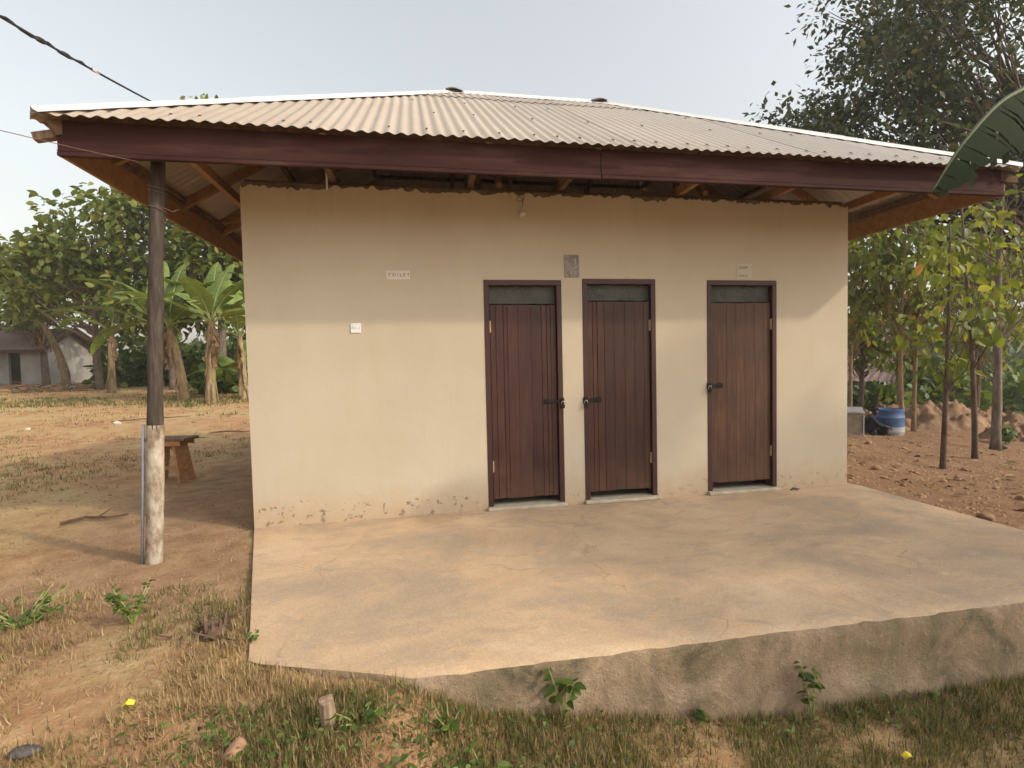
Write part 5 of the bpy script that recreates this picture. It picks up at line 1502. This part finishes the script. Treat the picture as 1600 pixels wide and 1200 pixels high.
# the arching leaf that reaches over the slab: control points relative to the plant's foot
ctl = [tp, Vector((-0.45, 0.10, 2.90)), Vector((-1.0, 0.15, 3.30)), Vector((-1.45, 0.18, 3.21)), Vector((-1.78, 0.18, 2.93)), Vector((-1.98, 0.20, 2.64))]
def spline(c, n):
    out = []
    P = [c[0]*2-c[1]] + c + [c[-1]*2-c[-2]]
    for q in range(n+1):
        u = q/n*(len(c)-1); k = min(int(u), len(c)-2); f = u-k
        a, b_, c_, d_ = P[k:k+4]
        out.append(0.5*((2*b_) + (c_-a)*f + (2*a-5*b_+4*c_-d_)*f*f + (3*b_-a-3*c_+d_)*f**3))
    return out
banana_leaf(tp, R(175), 2.7, 0.58, 0, 0, 503, 'banana_leaf_dull', bq, torn=0.75, seg=60, petiole=0.2, path=spline(ctl, 60), hang=R(66), fold=0.0, ribmat='dull_rib')
for k, (az, ln, ri, dp) in enumerate(((-10, 2.1, 60, 80), (-60, 2.2, 50, 90), (-95, 2.0, 62, 85))):
    banana_leaf(tp, R(az), ln, 0.55, R(ri), R(dp), 510+k, 'banana_leaf_dull', bq, torn=0.4)
tag(bq, 'banana plant at the right whose torn dark leaf hangs before the roof corner', 'banana plant')

# ------------------------------------------------------------------ small things on the ground in front
o = link_mesh('stone', rock_mesh('stone', (0.045, 0.040, 0.058), 77), 'orange_stone'); o.location = (0.735, -2.745, gz(.735, -2.745)+0.012)
tag(o, 'orange brown stone half sunk in the green grass at the lower left', 'stone')
o = link_mesh('stone', rock_mesh('stone', (0.055, 0.035, 0.018), 78), 'slate_stone'); o.location = (-0.03, -2.575, gz(-.03, -2.575)+0.010)
tag(o, 'flat dark grey stone on bare soil in the lower left corner', 'stone')
m = MB()
vs = []
for k, (z, rr_) in enumerate(((-0.06, 0.012), (0.02, 0.028), (0.08, 0.037), (0.165, 0.036))):
    for i in range(9):
        a = 2*math.pi*i/9; q = rr_*(1+random.uniform(-.12, .12)); vs.append((q*math.cos(a), q*0.8*math.sin(a), z + (random.uniform(-.012, .008) if k == 3 else 0)))
fs = [(k*9+i, k*9+(i+1) % 9, (k+1)*9+(i+1) % 9, (k+1)*9+i) for k in range(3) for i in range(9)] + [tuple(27+i for i in range(9))]
m.add(vs, fs); o = m.build('wooden_stake', 'stump_wood'); o.location = (1.04, -2.66, gz(1.04, -2.66)-0.02); o.rotation_euler = (R(3), R(-2), 0.3); o.scale = (0.8, 0.8, 0.85)
tag(o, 'short pale wooden stake standing in grass before the apron', 'stake')
for (x, y, lb) in ((0.23, -2.42, 'scrap of yellow plastic on dry grass at the lower left'), (3.52, -2.80, 'scrap of yellow plastic on grass at the lower right')):
    m = MB(); m.add([(-.022, -.010, .004), (.0, -.014, .016), (.022, -.006, .006), (.020, .012, .012), (-.002, .010, .022), (-.02, .012, .008)], [(0, 1, 4, 5), (1, 2, 3, 4)])
    m.add([(-.022, -.010, .001), (.0, -.014, .013), (.022, -.006, .003), (.020, .012, .009), (-.002, .010, .019), (-.02, .012, .005)], [(5, 4, 1, 0), (4, 3, 2, 1)])
    o = m.build('plastic_scrap', 'yellow_litter'); o.location = (x, y, gz(x, y)+0.02); tag(o, lb, 'litter', 'scraps of yellow plastic')
# splintered stump with rubbish by the slab corner
sp = empty('tree_stump', (0.33, -1.80, gz(.33, -1.80)))
MB().tube([(0, 0, -0.03), (0, 0, 0.02), (0.005, 0, 0.055)], [0.085, 0.07, 0.05], 10, jit=0.15).build('root_collar', 'dead_stick', sp)
for i in range(9):
    a = i*0.7; rr_ = 0.045; hgt_ = random.uniform(0.005, 0.05)
    MB().tube([(rr_*math.cos(a), rr_*math.sin(a), 0.02), (rr_*1.25*math.cos(a), rr_*1.25*math.sin(a), 0.05+hgt_)], [0.018, 0.006], 5).build('splinter', 'dead_stick', sp)
for i in range(26):
    a = random.uniform(0, 6.28); q = random.uniform(0.05, 0.2); L = random.uniform(0.05, 0.14); b_ = random.uniform(0, 6.28)
    MB().tube([(q*math.cos(a), q*math.sin(a), 0.012), (q*math.cos(a)+L*math.cos(b_), q*math.sin(a)+L*math.sin(b_), random.uniform(0.01, 0.05))], [0.007, 0.003], 5).build('root', 'dead_stick', sp)
tag(sp, 'splintered brown stump with roots beside the left edge of the apron', 'stump')
# dark twig on the slab by the right door
m = MB().tube([(-.05, 0, .008), (-.01, .012, .018), (.03, 0, .01), (.06, .01, .012)], [0.006, .012, .009, .003], 6)
o = m.build('dead_twig', 'slate_stone'); o.location = (5.13, -0.10, 0.004); tag(o, 'dark curled twig on the slab right of the rightmost door', 'twig')
# stones on the earth at the right of the slab: the large ones singly
protos = [rock_mesh('clod', (1, 0.8, 0.6), 900+i, 2, 1.3) for i in range(5)]
for p_ in protos: p_.materials.append(MATS['clod_earth'])
r = np.random.default_rng(91)
k = 0
while k < 90:
    x, y = r.uniform(6.1, 11.5), r.uniform(-1.6, 4.2)
    if x - 6.0 + (y+1.6)*0.25 > r.exponential(2.6)+0.2: continue
    s = 0.018 + 0.065*r.random()**2.2
    o = bpy.data.objects.new('clod', protos[k % 5]); COL.objects.link(o)
    o.location = (x, y, gz(x, y)+s*0.25); o.rotation_euler = (r.uniform(-.4, .4), r.uniform(-.4, .4), r.uniform(0, 6.28)); o.scale = (s, s, s)
    tag(o, 'rough clod of brown earth scattered right of the apron', 'clod', 'clods of earth right of the apron'); k += 1
N = 5200
x = 5.95 + 9*r.random(N)**1.5; y = r.uniform(-2.6, 6.5, N)
V0 = np.array([(-1,-.6,0),(1,-.5,0),(.7,.8,0),(-.8,.7,0),(-.4,-.3,.8),(.5,-.1,.9),(0,.5,.7)], float)
F0 = np.array([(0,1,5),(0,5,4),(1,2,5),(2,6,5),(2,3,6),(3,4,6),(3,0,4),(4,5,6)])
s = r.uniform(0.006, 0.03, N); a = r.uniform(0, 6.28, N); ca, sa = np.cos(a), np.sin(a)
VV = V0[None]*s[:, None, None]*r.uniform(0.7, 1.2, (N, 7, 1))
VX = VV[..., 0]*ca[:, None]-VV[..., 1]*sa[:, None]; VY = VV[..., 0]*sa[:, None]+VV[..., 1]*ca[:, None]
Pz = hgt(x, y)
VV = np.stack([VX+x[:, None], VY+y[:, None], VV[..., 2]*0.8+Pz[:, None]-0.003], -1).reshape(-1, 3)
FF = (F0[None]+(np.arange(N)*7)[:, None, None]).reshape(-1, 3)
tag(link_mesh('gravel', arr_mesh('gravel', VV, FF), 'clod_earth'), 'loose brown gravel and crumbs of earth right of the apron', 'gravel', kind='stuff')

# weeds with broad leaves
def weed(label, x, y, h, ns, spread, leaf, seed, name='weed', z=None):
    r = np.random.default_rng(seed)
    t = empty(name, (x, y, gz(x, y) if z is None else z))
    m = MB(); P = []; d = []
    for i in range(ns):
        a = r.uniform(0, 6.28); e = Vector((math.cos(a)*spread*r.uniform(.3, 1), math.sin(a)*spread*r.uniform(.3, 1), h*r.uniform(.6, 1)))
        q = [Vector((0, 0, -0.02)), e*0.5+Vector((0, 0, h*0.08)), e]
        m.tube(q, [0.004, 0.003, 0.0015], 5)
        nl = max(4, int(h*34))
        for k in range(nl):
            f = r.uniform(0.25, 1.0); c = q[0].lerp(q[1], f*2) if f < .5 else q[1].lerp(q[2], f*2-1)
            P.append(c); b_ = r.uniform(0, 6.28); d.append((math.cos(b_), math.sin(b_), r.uniform(-.3, .5)))
    m.build('stem', 'banana_rib', t)
    P = np.array([tuple(p) for p in P]); d = np.array(d)
    scatter('leaves', P, d, r.normal(size=P.shape)*0.5+np.array([0, -0.3, 1]), leaf*r.uniform(.35, 1.15, len(P)), 'oval', 'weed_leaf', t)
    tag(t, label, 'weed')
weed('two stemmed green weed against the apron face, left of centre', 2.02, -2.50, 0.26, 3, 0.07, 0.065, 1)
weed('tallest leafy weed growing against the apron face at right', 3.28, -2.52, 0.30, 4, 0.10, 0.065, 2)
weed('small low weed against the apron between the taller weeds', 2.68, -2.50, 0.10, 4, 0.06, 0.045, 3)
weed('small weed under the apron face near the right', 3.95, -2.53, 0.09, 3, 0.05, 0.035, 4)
weed('bushy green weed at the left picture edge', -0.74, -1.50, 0.17, 16, 0.30, 0.050, 5)
weed('dark bushy weed on the earth in front of the post', -0.16, -1.58, 0.20, 14, 0.15, 0.045, 6)
weed('low weed with round leaves by the wooden stake', 1.16, -2.66, 0.08, 6, 0.10, 0.05, 7)
weed('low green weed right of the wooden stake at the apron corner', 1.50, -2.66, 0.10, 7, 0.12, 0.045, 8)
weed('pair of upright weeds at the bottom edge left of centre', 1.62, -2.80, 0.09, 8, 0.14, 0.05, 9)
weed('green weed tuft beside the stump', 0.56, -1.98, 0.07, 6, 0.05, 0.03, 10)
weed('young green plant on the earth at the right picture edge', 14.6, 4.9, 0.4, 7, 0.35, 0.22, 11)
weed('small plant at the foot of the thickest teak tree', 13.3, 4.0, 0.12, 5, 0.12, 0.10, 12)

# ------------------------------------------------------------------ grass
def grass(name, label, x, y, hlen, wid, mat, seed, lean=0.5):
    r = np.random.default_rng(seed); n = len(x)
    cl = max(1, n//22); ci = r.integers(0, cl, n); mv = r.random(n) < 0.6   # most blades gather in tufts
    sp_ = 2.6*wid + 0.012
    cx, cy = x[:cl].copy(), y[:cl].copy()
    x = np.where(mv, cx[ci] + r.normal(0, sp_, n), x); y = np.where(mv, cy[ci] + r.normal(0, sp_, n), y)
    ok = slabmask(x, y); x = x[ok]; y = y[ok]; n = len(x)
    P = np.stack([x, y, hgt(x, y)-0.004], -1)
    a = r.uniform(0, 6.28, n); tl = np.abs(r.normal(0, lean, n))
    d = np.stack([np.cos(a)*tl, np.sin(a)*tl, np.ones(n)], -1)
    nn = np.stack([-np.cos(a), -np.sin(a), 0.3+0*a], -1) + r.normal(size=(n, 3))*0.15
    s = hlen*r.uniform(0.5, 1.3, n)
    w = wid*r.uniform(0.7, 1.3, n)
    o = scatter(name, P, d, nn, np.stack([w, s, s], -1), 'blade', mat)
    tag(o, label, 'grass', kind='stuff')
def field(n, x0, x1, y0, y1, f, seed):
    r = np.random.default_rng(seed)
    x = r.uniform(x0, x1, n); y = r.uniform(y0, y1, n)
    k = r.random(n) < f(x, y)
    return x[k], y[k]
def slabmask(x, y):   # 0 on the slab, house or behind
    xl = np.where(y > -2.18, 0.28*np.clip(-y, 0, 3), 0.61+0.73*(-2.18-y)/0.27)
    return ~((x > xl-0.01) & (x < 5.95) & (y > -2.475) & (y < 4.0))
# dense green strip below the apron
def fA(x, y): return slabmask(x, y)*np.clip(0.66 + 0.55*vnoise(x*2.3, y*2.3) + 0.5*vnoise(x*7, y*7) - 0.30*ss(3.0, 4.6, x)*ss(-2.55, -2.8, y), 0.06, 1)
x, y = field(60000, 0.75, 5.6, -3.2, -2.46, fA, 1)
grass('green_grass', 'green grass growing below the front of the apron', x, y, 0.060, 0.0042, 'grass_green', 1, 1.7)
def fA2(x, y): return slabmask(x, y)*np.clip(0.35+0.8*vnoise(x*2.1+5, y*2.1) , 0.08, 1)
x, y = field(36000, 0.6, 5.6, -3.2, -2.44, fA2, 2)
grass('dry_grass', 'dry straw mixed into the grass below the apron', x, y, 0.05, 0.0042, 'grass_dry', 2, 2.2)
# lower left: dry tufts with green patches
def fB(x, y): return slabmask(x, y)*np.clip(0.22 + 1.1*vnoise(x*1.4+9, y*1.4), 0.02, 1)*ss(-0.6, -1.4, y - 0.25*vnoise(x*2, y*2))
x, y = field(110000, -2.0, 1.4, -3.2, -0.5, fB, 3)
grass('dry_grass', 'dry straw coloured grass at the lower left', x, y, 0.05, 0.0045, 'grass_dry', 3, 1.9)
def fC(x, y): return slabmask(x, y)*np.clip(0.08 + 1.0*vnoise(x*1.1+31, y*1.3+4) + 0.3*vnoise(x*5, y*5), 0, 1)*ss(-0.9, -1.6, y)
x, y = field(90000, -2.0, 0.9, -3.2, -0.6, fC, 4)
grass('green_grass', 'patchy green grass at the lower left', x, y, 0.05, 0.0045, 'grass_green', 4, 1.6)
# creeping broad leaves at the foot of the picture
def fK(x, y): return slabmask(x, y)*np.clip(-0.05 + 0.8*vnoise(x*2.6+50, y*3.1) + 0.5*ss(2.2, 0.9, x)*ss(0.15, 0.5, x), 0, 1)*ss(-2.45, -2.56, y)
x, y = field(4200, 0.1, 4.6, -3.1, -2.50, fK, 21)
r = np.random.default_rng(22); n_ = len(x)
P = np.stack([x, y, hgt(x, y)+r.uniform(0.008, 0.05, n_)], -1)
a = r.uniform(0, 6.28, n_)
o = scatter('creeping_weeds', P, np.stack([np.cos(a), np.sin(a), r.uniform(-.2, .6, n_)], -1), r.normal(size=(n_, 3))*0.45+np.array([0, -0.2, 1]), np.stack([r.uniform(0.010, 0.034, n_), r.uniform(0.014, 0.042, n_), r.uniform(0.012, 0.03, n_)], -1), 'oval', 'weed_leaf')
tag(o, 'low creeping broad leaved weeds among the grass at the bottom', 'weeds', kind='stuff')
# crumbs of soil and flat straw in the foreground and yard
r = np.random.default_rng(35); N = 9000
x = np.concatenate([r.uniform(-1.6, 1.5, 5000), r.uniform(-5, 0.2, 2500), r.uniform(1.2, 5.4, 1500)]); y = np.concatenate([r.uniform(-3.1, -0.4, 5000), r.uniform(-0.6, 6, 2500), r.uniform(-3.1, -2.5, 1500)])
k = slabmask(x, y); x = x[k]; y = y[k]; N = len(x)
s_ = (0.002 + 0.011*r.random(N)**3)*np.where(y > 0, 1.8, 1.0); a = r.uniform(0, 6.28, N); ca, sa = np.cos(a), np.sin(a)
VV = V0[None]*s_[:, None, None]*r.uniform(0.7, 1.2, (N, 7, 1))
VX = VV[..., 0]*ca[:, None]-VV[..., 1]*sa[:, None]; VY = VV[..., 0]*sa[:, None]+VV[..., 1]*ca[:, None]
VV = np.stack([VX+x[:, None], VY+y[:, None], VV[..., 2]*0.8+hgt(x, y)[:, None]-0.001], -1).reshape(-1, 3)
tag(link_mesh('soil_crumbs', arr_mesh('soil_crumbs', VV, (F0[None]+(np.arange(N)*7)[:, None, None]).reshape(-1, 3)), 'clod_earth'), 'crumbs of reddish soil scattered over the foreground', 'soil crumbs', kind='stuff')
def fS(x, y): return slabmask(x, y)*np.clip(0.35+0.7*vnoise(x*1.9+14, y*1.9), 0.1, 1)
x, y = field(26000, -2.2, 1.6, -3.2, 0.6, fS, 23)
grass('straw', 'flat straw lying over the soil at the lower left', x, y, 0.045, 0.0028, 'grass_dry', 23, 9.0)
x, y = field(12000, 1.2, 5.4, -3.2, -2.5, fS, 24)
grass('straw', 'flat straw lying among the grass below the apron', x, y, 0.04, 0.0028, 'grass_dry', 24, 9.0)
# fallen leaves
r = np.random.default_rng(33); n_ = 520
x = np.concatenate([r.uniform(6.1, 16, 330), r.uniform(-2.0, 5.2, 190)]); y = np.concatenate([r.uniform(-2.2, 7, 330), r.uniform(-3.1, -2.5, 190)])
k = slabmask(x, y); x = x[k]; y = y[k]; n_ = len(x)
a = r.uniform(0, 6.28, n_)
o = scatter('leaf_litter', np.stack([x, y, hgt(x, y)+0.012], -1), np.stack([np.cos(a), np.sin(a), r.uniform(-.15, .25, n_)], -1), r.normal(size=(n_, 3))*0.3+np.array([0, 0, 1]), np.where(x > 6, r.uniform(.05, .16, n_), r.uniform(.02, .05, n_)), 'oval', 'leaf_dead')
tag(o, 'dry fallen leaves scattered over the earth', 'leaf litter', kind='stuff')
# the yard on the left
def fD(x, y):
    lane = ss(-0.7, -2.2, x + 0.5*vnoise(x*0.8, y*0.8))
    return lane*np.clip(0.35+0.9*vnoise(x*0.7+2, y*0.7), 0.05, 1)*ss(-0.5, 1.0, y)
x, y = field(52000, -14, -0.6, -0.5, 11, fD, 5)
grass('dry_grass', 'short dry grass over the yard on the left', x, y, 0.05, 0.011, 'grass_dry', 5, 1.3)
def fE(x, y):
    lane = ss(-1.2, -2.6, x + 0.5*vnoise(x*0.8, y*0.8))
    return lane*np.clip(0.10+0.95*vnoise(x*0.55+20, y*0.8), 0.0, 1)*ss(0.5, 2.0, y)
x, y = field(42000, -14, -0.6, 0.5, 9, fE, 6)
grass('green_grass', 'short green grass in the shaded part of the yard', x, y, 0.045, 0.011, 'grass_green', 6, 1.3)
def fF(x, y): return np.clip(0.3+0.9*vnoise(x*0.4, y*0.6), 0.03, 1)
x, y = field(42000, -22, -2, 10, 27, fF, 7)
grass('dry_grass', 'sunlit dry grass at the far side of the yard', x, y, 0.07, 0.03, 'grass_dry', 7, 1.3)
def fG(x, y): return np.clip(-0.25+0.9*vnoise(x*0.5+7, y*0.9) + 0.7*ss(13, 15.5, y), 0, 1)
x, y = field(24000, -18, -3, 10, 19, fG, 8)
grass('green_grass', 'green grass round the feet of the banana plants', x, y, 0.10, 0.03, 'grass_green', 8, 0.9)
def fH(x, y): return np.clip(-0.1+0.7*vnoise(x*0.9+3, y*0.9+8), 0, 1)
x, y = field(26000, 5.95, 18, -2.4, 9, fH, 9)
grass('dry_grass', 'sparse dry grass and leaf litter on the earth at right', x, y, 0.03, 0.012, 'grass_dry', 9, 2.2)

# ------------------------------------------------------------------ dusty harmattan air
HZ = True
if HZ:
    o = MB().box((-330, -40, -12), (430, 420, 42)).build('haze', 'ink')
    hm = bpy.data.materials.new('haze_air'); hm.use_nodes = True
    t = hm.node_tree
    t.nodes.remove(t.nodes['Principled BSDF'])
    pv = t.nodes.new('ShaderNodeVolumePrincipled')
    pv.inputs['Color'].default_value = (0.92, 0.95, 1.0, 1)
    pv.inputs['Density'].default_value = 0.0011
    pv.inputs['Anisotropy'].default_value = 0.3
    t.links.new(pv.outputs[0], t.nodes['Material Output'].inputs['Volume'])
    o.data.materials.clear(); o.data.materials.append(hm)
    tag(o, 'thin dusty haze filling the air', 'haze', kind='stuff')
